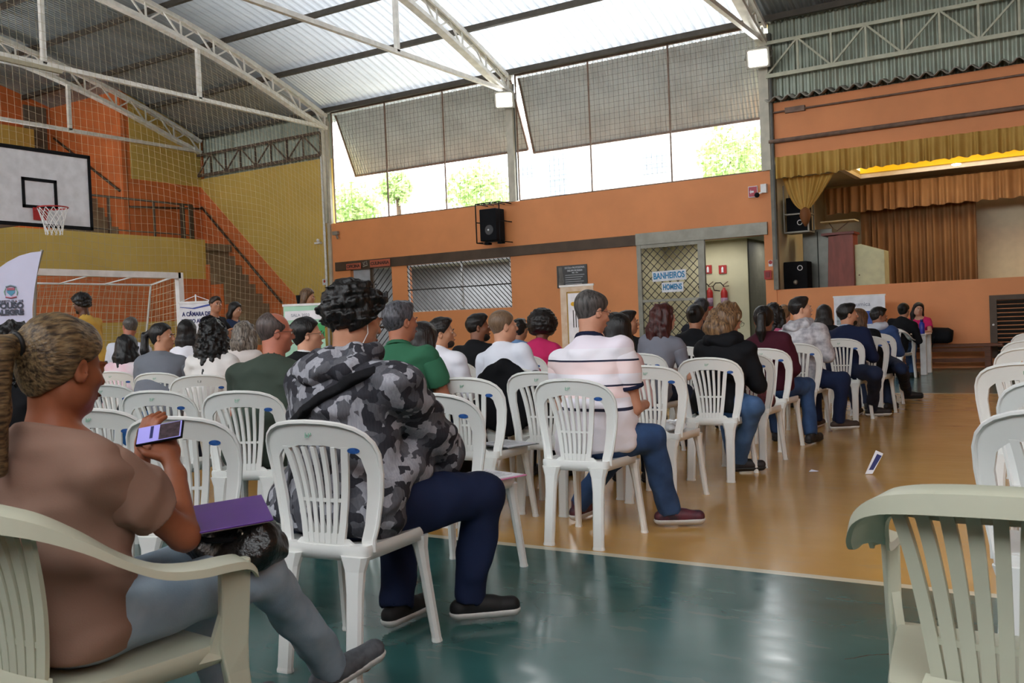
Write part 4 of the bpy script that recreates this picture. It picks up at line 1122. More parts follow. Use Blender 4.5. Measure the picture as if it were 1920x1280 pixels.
# camouflage hoodie
cf = P_('person with curly black hair in grey camouflage hoodie with crossbody strap', (668, 600), 3.58, bz=-8, lean=3, yaw=-12, pitch=14, bulk=1.75, skinc='B88468',
   shirt=M_camo, sleeve='long', hood=M_camo, strap=M_blackt, trous=cloth('171F38', '1D2846'), shoe=mat('shoe_black', '0E0E10', .7), hair='curly', hairc='0C0A0A', fold=.012,
   arms=({'el': (-.34, .18, .74), 'wr': (-.12, .42, .66), 'hd': (-.05, .47, .64)}, {'el': ('z', 838, 850, .69), 'wr': (.10, .50, .68), 'hd': (.03, .55, .67)}),
   legs=({'kn': (-.1, .42, .5), 'an': (-.02, .30, .1)}, {'kn': ('z', 905, 925, .52), 'an': ('z', 880, 1120, .10), 'ft': (.62, .7, 0)}))
# striped polo man
po = P_('balding grey haired man in white polo with navy and pink stripes', (1112, 585), 5.1, chair=(-2.31,4.58,0), off=.03, bz=-10, lean=8, yaw=-22, pitch=14, bulk=1.35, skinc='C08A70',
   shirt=M_polo, cuff=cloth('171C36'), trous=M_jean, shoe=mat('sneaker_maroon', '2A1C28', .6, var=.5, vs=18, col2='5E2632'), hair='crown', hairc='252322', hairc2='5A5654', glasses=True, collar=cloth('171C36'), fold=.010,
   arms=('lap', {'el': ('z', 1188, 765, .70), 'wr': (.10, .36, .70), 'hd': (.03, .42, .69)}),
   legs=({'kn': (-.06, .42, .5), 'an': ('z', 1085, 945, .1)}, {'kn': ('z', 1222, 822, .53), 'an': ('z', 1253, 955, .1), 'ft': (.7, .55, 0)}))
P_('bald man with glasses in dark green t-shirt', (518, 624), 5.35, chair=(-4.02,3.72,22), off=.03, bz=18, lean=10, yaw=-52, pitch=4, bulk=1.35, skinc='B5705A', shirt=cloth('3A443C', '434E45'), trous=M_blackt,
   hair='bald', hairc='3A3130', hairc2='5C504C', glasses=True, shoe=M_snk, hips_z=.53)
P_('grey haired man in green polo shirt', (752, 604), 5.3, chair=(-3.35,4.25,10), bz=8, lean=12, yaw=-30, bulk=1.15, skinc='A66A50', shirt=cloth('2F6148', '376D52'), trous=M_blackt, hair='short', hairc='26262A', hairc2='5C5C63', collar=cloth('2F6148'))
P_('woman with long dark hair and black sweater hidden beside the green polo', (795, 640), 6.5, lean=14, yaw=5, pitch=10, female=True, shirt=M_black, sleeve='long', hair='long', hairc='1A1413')
P_('woman with glasses and dark hair tied in a bun beside the bald man', (578, 628), 6.6, bz=10, lean=8, yaw=-55, female=True, skinc='C99478', shirt=M_black, hair='bun', hairc='0E0C0C', glasses=True, collar=cloth('D8D8DC'))
P_('smiling man with undercut in white dress shirt', (829, 624), 7.5, bz=0, lean=14, yaw=-58, roll=6, skinc='B98566', shirt=M_whites, sleeve='long', trous=M_blackt, hair='fade', hairc='15110F', beard='2A1D18', collar=M_whites)
P_('bearded dark haired man in black t-shirt', (898, 614), 8.4, lean=12, yaw=-55, skinc='7A4E38', shirt=M_black, trous=M_blackt, hair='short', hairc='110E0D', beard='14100F')
P_('man with cropped blond hair in white linen shirt', (945, 612), 6.8, chair=(-3.5,5.75,5), bz=-2, lean=8, yaw=-38, skinc='C79276', shirt=cloth('D6DAE6', 'E0E4EE'), sleeve='long', trous=M_blackt, hair='buzz', hairc='6E5844', collar=M_whites)
P_('woman with round dark afro in bright pink top', (1018, 612), 9.2, lean=9, yaw=10, female=True, skinc='6E4432', shirt=cloth('C22C62'), hair='afro', hairc='140E0D')
P_('black haired person in blue shirt behind the afro haired woman', (975, 618), 10.4, lean=8, yaw=0, shirt=cloth('6F93BE'), hair='short', hairc='121010', skinc='9A6A50')
P_('woman with long dark ponytail and earrings turned left in pale pink top', (1152, 622), 6.6, bz=6, lean=6, yaw=62, female=True, skinc='C08C74', shirt=cloth('C9A6A4'), sleeve='long', hair='long', hairc='0E0C0C')
P_('smiling man with short dark hair in black beside the pink top woman', (1178, 605), 9.4, lean=8, yaw=-60, skinc='A87458', shirt=M_black, sleeve='long', hair='short', hairc='17120F')
P_('woman with long wavy dark red hair and hair clip in grey top', (1246, 596), 8.3, chair=(-3.32,7.65,0), bz=-2, lean=5, yaw=-35, female=True, skinc='D0A088', shirt=cloth('6F717C', '7B7D88'), hair='wavy', hairc='2A1110', hairc2='4A1D1A')
P_('woman with dark hair in a bun and black top', (1305, 594), 9.7, lean=6, yaw=0, pitch=6, female=True, skinc='9A6A50', shirt=M_black, hair='bun', hairc='100D0C')
P_('man with short grey black hair behind the bun haired woman', (1316, 578), 11.0, lean=4, skinc='8A6048', shirt=cloth('1D1E26'), hair='short', hairc='17171A', hairc2='3A3A40')
cw = P_('woman with curly light brown bob and glasses in black cardigan', (1366, 600), 7.0, hood=M_black, chair=(-2.36,6.68,2), bz=-6, lean=10, yaw=-35, pitch=22, bulk=1.15, female=True, skinc='C0917A', shirt=M_black, sleeve='long', trous=cloth('3F5A80', '4D6A92', vs=9), hair='bob', hairc='3E2C20', hairc2='8A6A48', glasses=True,
   legs=('sit', {'kn': ('z', 1412, 762, .53), 'an': ('z', 1385, 862, .1), 'ft': (.7, .6, 0)}))
P_('woman with black ponytail and pearl earring in maroon top', (1432, 600), 8.4, chair=(-2.42,8.22,0), bz=-5, lean=8, yaw=15, pitch=6, bulk=1.2, female=True, skinc='8A5C48', shirt=cloth('3C1420', '481A28'), sleeve='long', trous=M_jean, hair='pony', hairc='0E0B0B',
   legs=('sit', {'kn': (.2, .4, .52), 'an': (.26, .3, .1)}))
P_('woman with black curly hair between maroon top and grey jacket', (1452, 588), 11.5, lean=6, yaw=0, female=True, skinc='7A4E3C', shirt=cloth('B05A78'), hair='curls', hairc='120F0E')
P_('woman with light brown tied hair behind the maroon top woman', (1471, 588), 13.3, lean=6, female=True, skinc='C09078', shirt=cloth('C8607C'), hair='bun', hairc='5C412C', hairc2='8A6A4A')
P_('young man with dark curly hair in patterned light grey jacket', (1502, 580), 9.4, chair=(-2.42,9.28,0), bz=-16, lean=9, yaw=-50, pitch=-4, bulk=1.2, skinc='C9977C', shirt=mat('patterned_jacket', '8E8C92', .8, col2='C6C4C8', vs=16, bump=.2, bs=30), sleeve='long', hood=mat('patterned_jacket','8E8C92'), trous=cloth('1C2744'), hair='short', hairc='161110',
   shoe=mat('boot_brown', '3A2C24', .6), fold=.009, legs=('sit', {'kn': ('z', 1580, 712, .53), 'an': ('z', 1572, 788, .13), 'ft': (.6, .7, 0)}))
P_('woman with straight dark hair between grey jacket and navy sweater', (1546, 590), 12.4, lean=5, yaw=0, female=True, shirt=M_black, hair='long', hairc='1B1716', skinc='B08068')
nv = P_('bearded man in navy sweater with light blue collar', (1590, 590), 10.4, chair=(-2.25,10.45,-3), bz=-14, lean=7, yaw=-50, bulk=1.15, skinc='B88468', shirt=cloth('151C36', '1B2340'), sleeve='long', trous=cloth('232C44'), hair='short', hairc='120F0E', beard='1A1412', collar=cloth('8FA6C4'),
   shoe=mat('shoe_dark', '1E1D20', .6), legs=('sit', {'kn': ('z', 1640, 700, .53), 'an': ('z', 1636, 765, .1), 'ft': (.7, .6, 0)}))
P_('woman with brown hair and black sleeves hidden behind the bearded man', (1612, 600), 11.2, chair=(-2.13,11.15,-3), bz=-6, lean=8, yaw=-20, female=True, shirt=M_black, sleeve='long', hair='long', hairc='3A281D', hairc2='6A4C34', skinc='B08068')
P_('young man in light grey hoodie with blue vest', (1648, 594), 12.1, chair=(-2.22,12.2,-5), bz=-18, lean=12, yaw=-42, pitch=8, skinc='8E5F48', shirt=mat('vest_blue', '25406E', .8, var=.1), sleeve='long', trous=cloth('1E2A44'), hair='fade', hairc='15110F',
   legs=('sit', {'kn': ('z', 1690, 690, .53), 'an': ('z', 1700, 735, .1), 'ft': (.7, .6, 0)}), hood=cloth('B9BDC8'))
P_('person in black seated in the armchair at the small table', (1695, 582), 15.6, chair=(-2.83,16.75,-5), bz=-6, lean=6, yaw=-12, shirt=M_black, sleeve='long', hair='bun', hairc='0E0C0C', trous=cloth('35507A'), skinc='A87860', group='people at the registration table')
P_('woman with long dark hair in pink top facing the hall at the small table', (1722, 580), 17.6, bz=175, lean=8, yaw=25, roll=-10, female=True, shirt=cloth('C42460'), hair='long', hairc='130F0E', skinc='C0917A', group='people at the registration table', arms='table')
# left part of the audience
P_('woman with long black curly hair in white top', (402, 628), 7.7, bz=22, lean=4, yaw=-6, female=True, bulk=1.1, shirt=cloth('D9D5D2', 'E3DFDC'), sleeve='long', hair='curls', hairc='0B0A0B', skinc='9A6A50')
P_('woman with dark hair tied back in grey t-shirt looking over her shoulder', (306, 632), 8.4, bz=25, lean=8, yaw=-88, bulk=1.35, female=True, skinc='B98467', shirt=cloth('6C7078', '767A84'), hair='pony', hairc='120F10')
P_('woman with black hair in white jacket with pink pattern', (240, 652), 9.6, bz=22, lean=4, yaw=0, female=True, shirt=mat('white_pink_jacket', 'E6DCE2', .8, col2='E4B8C4', vs=5), sleeve='long', hair='wavy', hairc='0A0A0D', skinc='A87860')
P_('bald man with glasses in white shirt looking left', (243, 612), 11.2, bz=30, lean=8, yaw=48, bulk=1.2, skinc='A86A54', shirt=cloth('C9CCD8'), hair='bald', hairc='4A4542', glasses=True)
P_('woman with long dark hair in white shirt behind the grey t-shirt woman', (352, 622), 10.3, bz=20, lean=5, yaw=5, female=True, shirt=M_whites, sleeve='long', hair='long', hairc='120F10', skinc='A87860')
P_('woman with highlighted shoulder length hair in cream top', (460, 626), 9.6, bz=15, lean=5, yaw=5, female=True, shirt=cloth('CFC6C2'), sleeve='long', hair='bob', hairc='2A2320', hairc2='8F857A', skinc='C09078')
P_('person with black hair mostly hidden behind the blonde woman', (34, 655), 4.6, bz=15, lean=5, yaw=10, female=True, shirt=M_black, sleeve='long', hair='curls', hairc='0C0A0B', skinc='8A5C48')
# standing
ST = 'people standing at the far end'
P_('standing man in black t-shirt with lanyard', (405, 571), 14.0, bz=-78, lean=2, yaw=-25, stand=True, skinc='B07C62', shirt=M_black, trous=M_blackt, hair='short', hairc='2A1E18', bulk=1.15, arms=('front', 'front'), group=ST)
P_('standing woman with long dark hair in denim jacket', (442, 581), 15.4, bz=-75, lean=3, yaw=0, pitch=12, stand=True, female=True, skinc='B98A70', shirt=cloth('2A3A5C', '34476C'), sleeve='long', trous=cloth('1B2440'), hair='long', hairc='14100F', arms='front', group=ST)
P_('woman speaking at the lectern holding a phone', (578, 557), 14.2, bz=-62, lean=2, yaw=0, pitch=10, stand=True, female=True, skinc='B58468', shirt=M_black, sleeve='short', trous=M_blackt, hair='long', hairc='3A281C', hairc2='7A5C40', arms='front', group=ST)
P_('standing man with dark curly hair in yellow t-shirt beside the goal', (152, 570), 12.2, bz=105, lean=12, yaw=5, pitch=14, stand=True, skinc='5A3828', shirt=cloth('C39A45', 'CDA652'), hair='curly', hairc='0E0B0A', beard='120E0D', group=ST)
# chairs under everybody still without one
cs_ = [o for o in C.objects if 'chair' in o.name and not o.parent]
for o in [o for o in C.objects if o.name.startswith('person') and not o.parent and o.get('group') == AUD]:
    if min((c.location-o.location).length for c in cs_) > .3:
        wd = ('white plastic chair under the '+o['label']).split()[:15]
        while wd[-1] in ('in', 'and', 'with', 'the', 'a', 'of', 'beside', 'behind', 'to', 'tied', 'over', 'dark', 'light', 'black'): wd.pop()
        cs_.append(dup(c0, tuple(o.location), o.rotation_euler.z, ' '.join(wd), 'white plastic chairs of the audience'))
# ---------------------------------------------------------------- things in the hall
M_paper = mat('paper', 'E8E8EE', .7); M_red = mat('signal_red', 'A8211F', .5); M_blue = mat('letter_blue', '2E86B8', .6); M_dk = mat('letter_dark', '2B3440', .6)
M_rod = mat('bench_wood', '6A3E26', .6, var=.2, vs=6, stretch=(1,8,8)); M_navy = mat('letter_navy', '1D2466', .6)
M_net = mat('net_cord', 'C4B898', .8)
# futsal goal
XG = -13.2
gl = thing('futsal_goal', 'white metal goal frame with net in front of the end wall', 'goal', (XG, 9.07, 0))
yr, yl, zg = 1.52, -1.52, 2.24
for y in (yl, yr): MB().box(-.05, .05, y-.05, y+.05, 0, zg+.05).build('goal_post', M_white, gl)
MB().box(-.05, .05, yl, yr, zg-.05, zg+.05).build('crossbar', M_white, gl)
bk = MB()
bk.tube([(-.75, yl, zg-.12), (-.75, yr, zg-.12)], .018, 6); bk.tube([(-.05, yr, zg), (-.75, yr, zg-.12), (-1.2, yr, .02)], .018, 6); bk.tube([(-.05, yl, zg), (-.75, yl, zg-.12), (-1.2, yl, .02)], .018, 6)
for y in (-.9, -.1, .7): bk.tube([(-.05, y+.1, zg), (-.75, y-.1, zg-.12)], .012, 5)
bk.tube([(-1.2, yl, .02), (-1.2, yr, .02)], .018, 6); bk.build('back_frame', M_white, gl, True)
def netmesh(fn, nu, nv, r, su=1, sv=1):
    mb = MB()
    for i in range(nu+1): mb.tube([fn(i/nu, j/(nv*sv)) for j in range(nv*sv+1)][::max(1, sv)], r, 3, False)
    for j in range(nv+1): mb.tube([fn(i/nu, j/nv) for i in range(nu+1)], r, 3, False)
    return mb
netmesh(lambda u, v: (-.75-.45*v-.08*math.sin(PI*v), yl+(yr-yl)*u+.02*math.sin(9*v+5*u), (zg-.14)*(1-v)+.02), 28, 18, .004).build('goal_net', M_net, gl)
netmesh(lambda u, v: (-.05-(.7+.45*v)*u, yr, zg*(1-v)-.12*u*(1-v)+.02), 8, 18, .004).build('side_net', M_net, gl)
# backboard and hoop
bb = thing('basketball_backboard', 'white basketball backboard with black border hanging before the gallery', 'backboard', (-14.5, 8.95, 3.09))
MB().box(-.03, .03, -.92, .92, 0, 1.24).build('board', mat('board_white', 'DADCE2', .5), bb)
f_ = MB()
for a in ((-.93, .93, -.02, .04), (-.93, .93, 1.2, 1.26), (-.93, -.88, 0, 1.24), (.88, .93, 0, 1.24)): f_.box(.025, .045, *a)
f_.build('border', M_black, bb)
t_ = MB()
for a in ((-.30, .30, .28, .33), (-.30, .30, .72, .77), (-.30, -.25, .28, .77), (.25, .30, .28, .77)): t_.box(.028, .042, *a)
t_.build('target_square', M_black, bb)
sup = MB()
for y in (-.6, .6):
    for z in (.2, 1.0): sup.bar((-.03, y, z), (-7.2, y+.3, .3+z*.35), .06)
sup.build('support_arm', M_brown, bb)
hp_ = thing('basketball_hoop', 'red hoop with white net on the backboard', 'hoop', (-14.5, 8.93, 3.3))
ring = [(.40+.225*math.cos(a), .225*math.sin(a), .05) for a in np.linspace(0, 2*PI, 33)]
MB().tube(ring, .012, 6, False).build('rim', M_red, hp_, True)
MB().prism([(-.12, -.12), (.12, -.12), (.12, .08), (-.12, .08)], .045, .06, 'x').bar((.05, -.1, .04), (.22, -.14, .045), .02).bar((.05, .1, .04), (.22, .14, .045), .02).build('rim_bracket', M_red, hp_)
nb_ = MB()
for k in range(12):
    for s in (1, -1):
        pts = []
        for j in range(7):
            v = j/6; a = 2*PI*(k/12)+s*v*1.4; r = .225-.10*math.sin(v*1.4); pts.append((.40+r*math.cos(a), r*math.sin(a), .04-.42*v))
        nb_.tube(pts, .006, 4, False)
nb_.build('hoop_net', M_white, hp_)
# tall safety net hung along the end of the court
def sn(u, v):
    y = 4.0+(YW-.15-4.0)*u; z = (roofz(y)-.6)*(1-v)+.05*v
    pull = max(0, (y-16.5)/3.0)
    z = z-(.9*pull**1.5)*(1-v)*v*2+.05*math.sin(y*2.1+z)
    return (-17.75+.15*math.sin(y*.8+v*2)+.25*math.sin(PI*v), y-(pull**2)*.9*(v**1.5 if v < .75 else .65), z)
sno = netmesh(sn, 104, 50, .003); sno.build('net_mesh', M_net, tag(thing('safety_net', 'tall thin cord ball net hanging across the hall end behind the goal', 'net', (0, 0, 0))))
# banners ------------------------------------------------
def feather():
    t = thing('feather_flag', 'white sail shaped flag with city crest and blue grey lettering at left edge', 'flag')
    w = 5.4; o = at_w(20, 600, w); t.location = (o.x, o.y, 0); t.rotation_euler.z = R(52)
    # local x to the right as seen, outline given in metres
    k = w/FPX; pr = []
    L_ = [(78, 466), (60, 468), (40, 474), (20, 485), (0, 500), (-20, 522), (-38, 552), (-48, 590), (-52, 640), (-52, 735), (62, 735), (60, 690), (57, 655), (56, 610), (58, 570), (63, 535), (70, 500)]
    P0 = [((x-20)*k, 1.2+(638-y)*k) for x, y in L_]
    n = 40; right = []; left = []
    mb = MB(); mb.prism(P0, -.002, .002); mb.build('flag_cloth', mat('flag_white', 'D4D4EC', .8, var=.03), t)
    MB().tube([((63-20)*k, .01, .02), ((62-20)*k, .01, .6), ((58-20)*k, .01, 1.25), ((66-20)*k, .01, 1.6), ((79-20)*k, .01, 1.74)], .008).build('pole', M_greym, t)
    MB().box(-.25, .35, -.02, .02, 0, .03).box(.03, .15, -.25, .25, 0, .03).build('base', M_black, t)
    text('lettering', 'POUSO', .046, mat('flag_slate', '4A4E5C', .7), t, ((20-20)*k, -.006, 1.2+(638-567.5)*k), bold=.0025, fit=46*k)
    text('lettering', 'ALEGRE', .040, MATS['flag_slate'], t, ((19-20)*k, -.006, 1.2+(638-580)*k), bold=.0025, fit=48*k)
    text('lettering', 'PREFEITURA DE', .018, MATS['flag_slate'], t, ((20-20)*k, -.006, 1.2+(638-559)*k), fit=46*k)
    cx, cz = (23-20)*k, 1.2+(638-541)*k
    MB().prism([(cx-.02, cz+.022), (cx+.02, cz+.022), (cx+.02, cz-.005), (cx, cz-.026), (cx-.02, cz-.005)], -.006, -.002).build('crest_shield', mat('crest_blue', '5B9AB8', .7), t)
    MB().box(cx-.02, cx+.02, -.008, -.004, cz+.008, cz+.022).build('crest_top', mat('crest_red', 'B06070', .7), t)
    MB().tube([(cx-.026, -.006, cz+.028), (cx, -.006, cz+.036), (cx+.026, -.006, cz+.028)], .005).build('crest_crown', mat('crest_grey', '8A9AA8', .7), t)
    MB().tube([(cx-.028, -.006, cz-.03), (cx, -.006, cz-.037), (cx+.028, -.006, cz-.03)], .004).build('crest_ribbon', MATS['crest_red'], t)
    MB().tube([(cx-.03, -.006, cz-.02), (cx-.034, -.006, cz), (cx-.026, -.006, cz+.02)], .003).tube([(cx+.03, -.006, cz-.02), (cx+.034, -.006, cz), (cx+.026, -.006, cz+.02)], .003).build('crest_laurel', mat('crest_green', '8FB0A0', .7), t)
feather()
def rollup(name, label, tl, tr, w, htop, color, rz=None, cat='banner'):
    """upright banner whose top corners sit at the given pixels"""
    a = at_w(tl[0], tl[1], w); 
    d = Vector((math.cos(rz), math.sin(rz), 0)); n = Vector((-d.y, d.x, 0)); r = ray(*tr); tt = (a-CAM).dot(n)/r.dot(n); b = CAM+r*tt
    W = (b-a).dot(d); c = (a+b)/2; H = (a.z+b.z)/2
    t = thing(name, label, cat, (c.x, c.y, 0), rz)
    MB().box(-W/2, W/2, -.003, .003, .08, H).build('banner_sheet', color, t)
    MB().box(-W/2-.01, W/2+.01, -.015, .015, H-.02, H+.012).build('top_bar', M_white, t)
    MB().box(-W/2-.01, W/2+.01, -.06, .08, 0, .08).build('base', M_greym, t)
    MB().tube([(0, .03, .05), (0, .02, H)], .008).build('pole', M_greym, t)
    return t, W, H
t, W, H = rollup('banner_stand', 'white upright banner with blue lettering beside the standing man', (336, 567), (398, 565), 14.6, 0, M_paper, R(38))
text('lettering', 'A CÂMARA DE', .09, M_navy, t, (0, -.008, H-.19), bold=.003, fit=W*.86); text('lettering', 'POUSO ALEGRE', .085, M_navy, t, (0, -.008, H-.30), bold=.003, fit=W*.9)
MB().prism([(-W*.48, H-.07), (-W*.1, H-.09), (W*.48, H-.03), (W*.48, H-.06), (-W*.05, H-.11), (-W*.48, H-.08)], -.006, -.004).build('swoosh', mat('swoosh_blue', '3C50A0', .6), t)
MB().tube([(-W*.5, 0, H), (0, .0, H+.1), (W*.5, 0, H)], .005, 5).tube([(0, 0, H), (0, 0, H+.12)], .012, 5).build('hanger_cord', M_white, t)
t, W, H = rollup('lectern_banner', 'green and white banner covering the front of the lectern', (531, 573), (607, 568), 13.4, 0, mat('banner_mint', 'A8D4BC', .6, var=.1, vs=3), R(28))
MB().box(-W/2+.02, W/2-.02, -.007, -.004, H-.22, H-.09).build('white_band', M_paper, t)
text('lettering', 'SALA 2023', .06, mat('letter_grey', '8A8FA0', .7), t, (-.05, -.009, H-.155))
MB().prism([(-W*.5, H-.3), (0, H-.36), (W*.5, H-.25), (W*.5, H-.5), (-W*.5, H-.5)], -.007, -.004).build('green_wave', mat('wave_green', '3FA35C', .6), t)
MB().prism([(.22*math.cos(a)-.1, H-.5+.16*math.sin(a)) for a in np.linspace(0, PI, 14)], -.010, -.008).build('white_globe', M_paper, t)
t, W, H = rollup('banner_stand', 'cream upright banner with yellow ear and fork drawing behind the striped polo man', (1050, 537), (1112, 532), 15.2, 0, mat('banner_cream', 'D8C8B4', .6, col2='C4A88C', vs=6), R(0))
fr_ = MB()
for a in ((-W*.31, W*.42, H-.12, H-.10), (-W*.31, -W*.28, .4, H-.1), (W*.39, W*.42, .4, H-.1)): fr_.box(a[0], a[1], -.007, -.004, a[2], a[3])
fr_.build('gold_frame', mat('frame_gold', 'A8842A', .5), t)
MB().box(-W*.27, W*.38, -.006, -.004, .45, H-.13).build('white_panel', M_paper, t)
y_ = MB(); [y_.ball((-W*.12+.05*i, -.01, H-.30), (.04, .006, .035), 10, 6) for i in range(4)]; y_.build('grain_drawing', mat('grain_yellow', 'E0B020', .6), t)
k_ = MB(); [k_.box(-W*.13+.045*i, -W*.13+.045*i+.014, -.009, -.006, H-.68, H-.40) for i in range(4)]; k_.build('fork_drawing', M_black, t)
t, W, H = rollup('banner_stand', 'white banner with blue picture panel against the orange stage front', (1563, 559), (1659, 549), 18.2, 0, M_paper, R(0))
text('lettering', 'Alhumica', .11, mat('letter_grey', '8A8FA0', .7), t, (.0, -.008, H-.17)); MB().box(0.02, .36, -.007, -.004, H-.55, H-.30).build('blue_panel', mat('panel_blue', '35509A', .6), t)
MB().prism([(-W*.45, H-.55), (-.02, H-.52), (-.02, H-.32), (-W*.45, H-.32)], -.007, -.004).build('photo_panel', mat('panel_grey', '9AA3A6', .7, var=.3, vs=20), t)
MB().prism([(0, H-.62), (.2, H-.58), (.42, H-.9), (.0, H-.95)], -.007, -.004).build('photo_panel', mat('panel_stripes', 'C8D0D0', .7, col2='60706A', vs=12, stretch=(1,1,8)), t)
# wall things -------------------------------------------
def wall_pt(px, py, off=.0): p = at_y(px, py, YW-off); return p
def plate(name, label, cat, px0, py0, px1, py1, m, off=.02, group=None, thick=.015):
    a = at_y(px0, py0, YW-off); b = at_y(px1, py1, YW-off)
    t = thing(name, label, cat, ((a.x+b.x)/2, YW-off+.001, (a.z+b.z)/2), 0, group); W = abs(b.x-a.x); H = abs(a.z-b.z)
    MB().box(-W/2, W/2, -thick, 0, -H/2, H/2).build('plate', m, t); return t, W, H
t, W, H = plate('wall_plaque', 'black commemorative plaque with white lettering on the orange wall', 'plaque', 1044, 499, 1102, 537, mat('plaque_black', '16181C', .3))
MB().prism([(-W*.46, -H*.45), (-W*.28, -H*.45), (-W*.26, -.1), (-W*.3, H*.2), (-W*.32, H*.44), (-W*.44, H*.44), (-W*.42, 0)], -.019, -.015).build('portrait_relief', mat('portrait_grey', '6A6560', .6, var=.3), t)
text('lettering', 'ESCOLA PROFISSIONAL', .06, M_paper, t, (W*.11, -.02, H*.38), fit=W*.66); text('lettering', 'DELFIM MOREIRA', .06, M_paper, t, (W*.11, -.02, H*.25), fit=W*.5); text('lettering', '1960 - 1973', .04, M_paper, t, (W*.11, -.02, H*.15), fit=W*.2)
ln = MB()
for i in range(9): ln.box(-W*.22, W*(.42-.03*(i*7 % 5)), -.019, -.016, H*.06-i*.052-.01, H*.06-i*.052+.006)
ln.build('engraved_lines', mat('line_grey', '9A9CA0', .6), t)
t, W, H = plate('paper_sign', 'white paper sign reading BANHEIROS on the lattice grille', 'sign', 1223, 509, 1287, 524, M_paper, .12); t.rotation_euler.y = R(-1)
text('lettering', 'BANHEIROS', .19, M_blue, t, (0, -.018, 0), bold=.006, fit=W*.92)
t, W, H = plate('paper_sign', 'smaller white paper sign reading HOMENS below BANHEIROS', 'sign', 1241, 530, 1282, 546, M_paper, .12)
text('lettering', 'HOMENS', .17, M_blue, t, (0, -.018, 0), bold=.006, fit=W*.88)
M_brick = mat('sign_brick', 'B05A40', .7)
for s_, a, b, rz_, lab in (('OFICINA', (649.5, 495), (677, 503.5), 0, 'red board reading OFICINA on the dark lintel'), ('DE', (680, 491), (689.5, 498.5), 12, 'small tilted board reading DE on the dark lintel'), ('CULINARIA', (694, 488), (732, 498), 0, 'red board reading CULINARIA on the dark lintel')):
    t, W, H = plate('sign_board', lab, 'sign', *a, *b, M_brick if s_ != 'DE' else M_greym, .08); t.rotation_euler.y = R(-rz_)
    text('lettering', s_, .115, mat('letter_brown', '3A1C14', .6), t, (0, -.018, 0), bold=.004, fit=W*.92)
# fire signs, hydrant box
for px, py, lab in ((609, 529, 'small fire hydrant sign on the yellow wall'), (1445, 494, 'small red round fire alarm sign on the narrow orange column')):
    t, W, H = plate('fire_sign', lab, 'sign', px-4, py-6, px+4, py+5, M_paper); MB().prism([(.04*math.cos(a), .02+.04*math.sin(a)) for a in np.linspace(0, 2*PI, 12)[:-1]], -.018, -.015).build('symbol', M_red, t)
t, W, H = plate('hose_cabinet', 'dark red fire hose cabinet at the foot of the pipe', 'cabinet', 614, 544, 627, 556, M_red, .12); MB().box(-W*.4, W*.4, -.025, -.012, -H*.42, H*.42).build('door', mat('dark_red', '7E1A1C', .5), t)
t, W, H = plate('alarm_box', 'red fire alarm call box on the narrow orange column', 'alarm', 1433, 507, 1447, 523, M_red, .1); MB().box(-W*.3, W*.3, -.03, -.012, -H*.3, H*.3).build('cover', mat('dark_red', '7E1A1C', .5), t)
t, W, H = plate('wall_sign', 'square red and white exit arrow sign high on the orange wall', 'sign', 1403, 350, 1421, 369, M_paper)
MB().box(-W*.44, W*.44, -.019, -.015, -H*.44, H*.44).build('panel', mat('sign_rose', 'B8505C', .6), t)
MB().prism([(-W*.35, 0), (-W*.2, .05), (-W*.2, .02), (W*.1, .02), (W*.1, -.02), (-W*.2, -.02), (-W*.2, -.05)], -.022, -.019).build('arrow', M_paper, t)
t = thing('security_camera', 'white security camera on the orange wall beside the stage post', 'camera', tuple(wall_pt(1432, 354, .1)))
MB().box(-.06, .06, -.03, .08, -.08, .1).build('mount_box', M_white, t); MB().ball((-.13, -.06, -.12), .055).build('camera_dome', M_black, t, True); MB().bar((0, 0, -.05), (-.12, -.05, -.1), .03).build('arm', M_white, t)
t = thing('emergency_lamp', 'small white emergency lamp on the yellow wall near the pipe', 'lamp', tuple(wall_pt(597, 455, .06)))
MB().box(-.12, .1, -.04, .04, -.03, .02).build('lamp_body', M_white, t); MB().ball((0, -.02, .07), .045).build('lamp_head', M_white, t, True)
t = thing('wall_fitting', 'grey conduit fitting on the orange wall beside the pipe', 'fitting', tuple(wall_pt(630, 437, .06)))
MB().box(-.1, .08, -.05, .04, -.05, .05).bar((.0, 0, 0), (.08, -.03, -.16), .04).build('fitting_body', M_greym, t)
# grille windows and doors
def bars(a0, a1, b0, b1, y, sp, m, dirs=(1,), r=.008):
    mb = MB(); W = a1-a0; H = b1-b0
    for d in dirs:
        k = -H
        while k < W:
            # line x = k + t, z = t (d=+1) or mirrored
            t0 = max(0, -k); t1 = min(H, W-k)
            if t1-t0 > .05:
                p = (k+t0, t0); q = (k+t1, t1)
                if d < 0: p = (W-p[0], p[1]); q = (W-q[0], q[1])
                mb.bar((a0+p[0], y, b0+p[1]), (a0+q[0], y, b0+q[1]), 2*r)
            k += sp
    return mb
M_bar = mat('bar_dark', '2E2B2A', .5, .3)
wn = struct('window_3', MB().box(xg0, xg1, YW+.02, YW+.06, 1.59, 1.63).box(xg0, xg1, YW+.02, YW+.06, 2.79, 2.83).box(xg0, xg0+.04, YW+.02, YW+.06, 1.6, 2.83).box(xg1-.04, xg1, YW+.02, YW+.06, 1.6, 2.83).box(-13.62, -13.57, YW+.02, YW+.06, 1.6, 2.83), M_white)
bars(xg0, xg1, 1.6, 2.82, YW+.0, .125, M_bar, (-1,)).box(xg0, xg1, YW-.01, YW+.01, 2.16, 2.19).build('window_bars', M_bar, wn)
dn = struct('door_1', MB().box(-16.62, -16.52, YW+.02, YW+.08, 0, 2.84).box(-16.52, -15.85, YW+.05, YW+.07, 0, .1).box(-16.5, -15.85, YW+.05, YW+.08, 1.2, 1.26), M_brown)
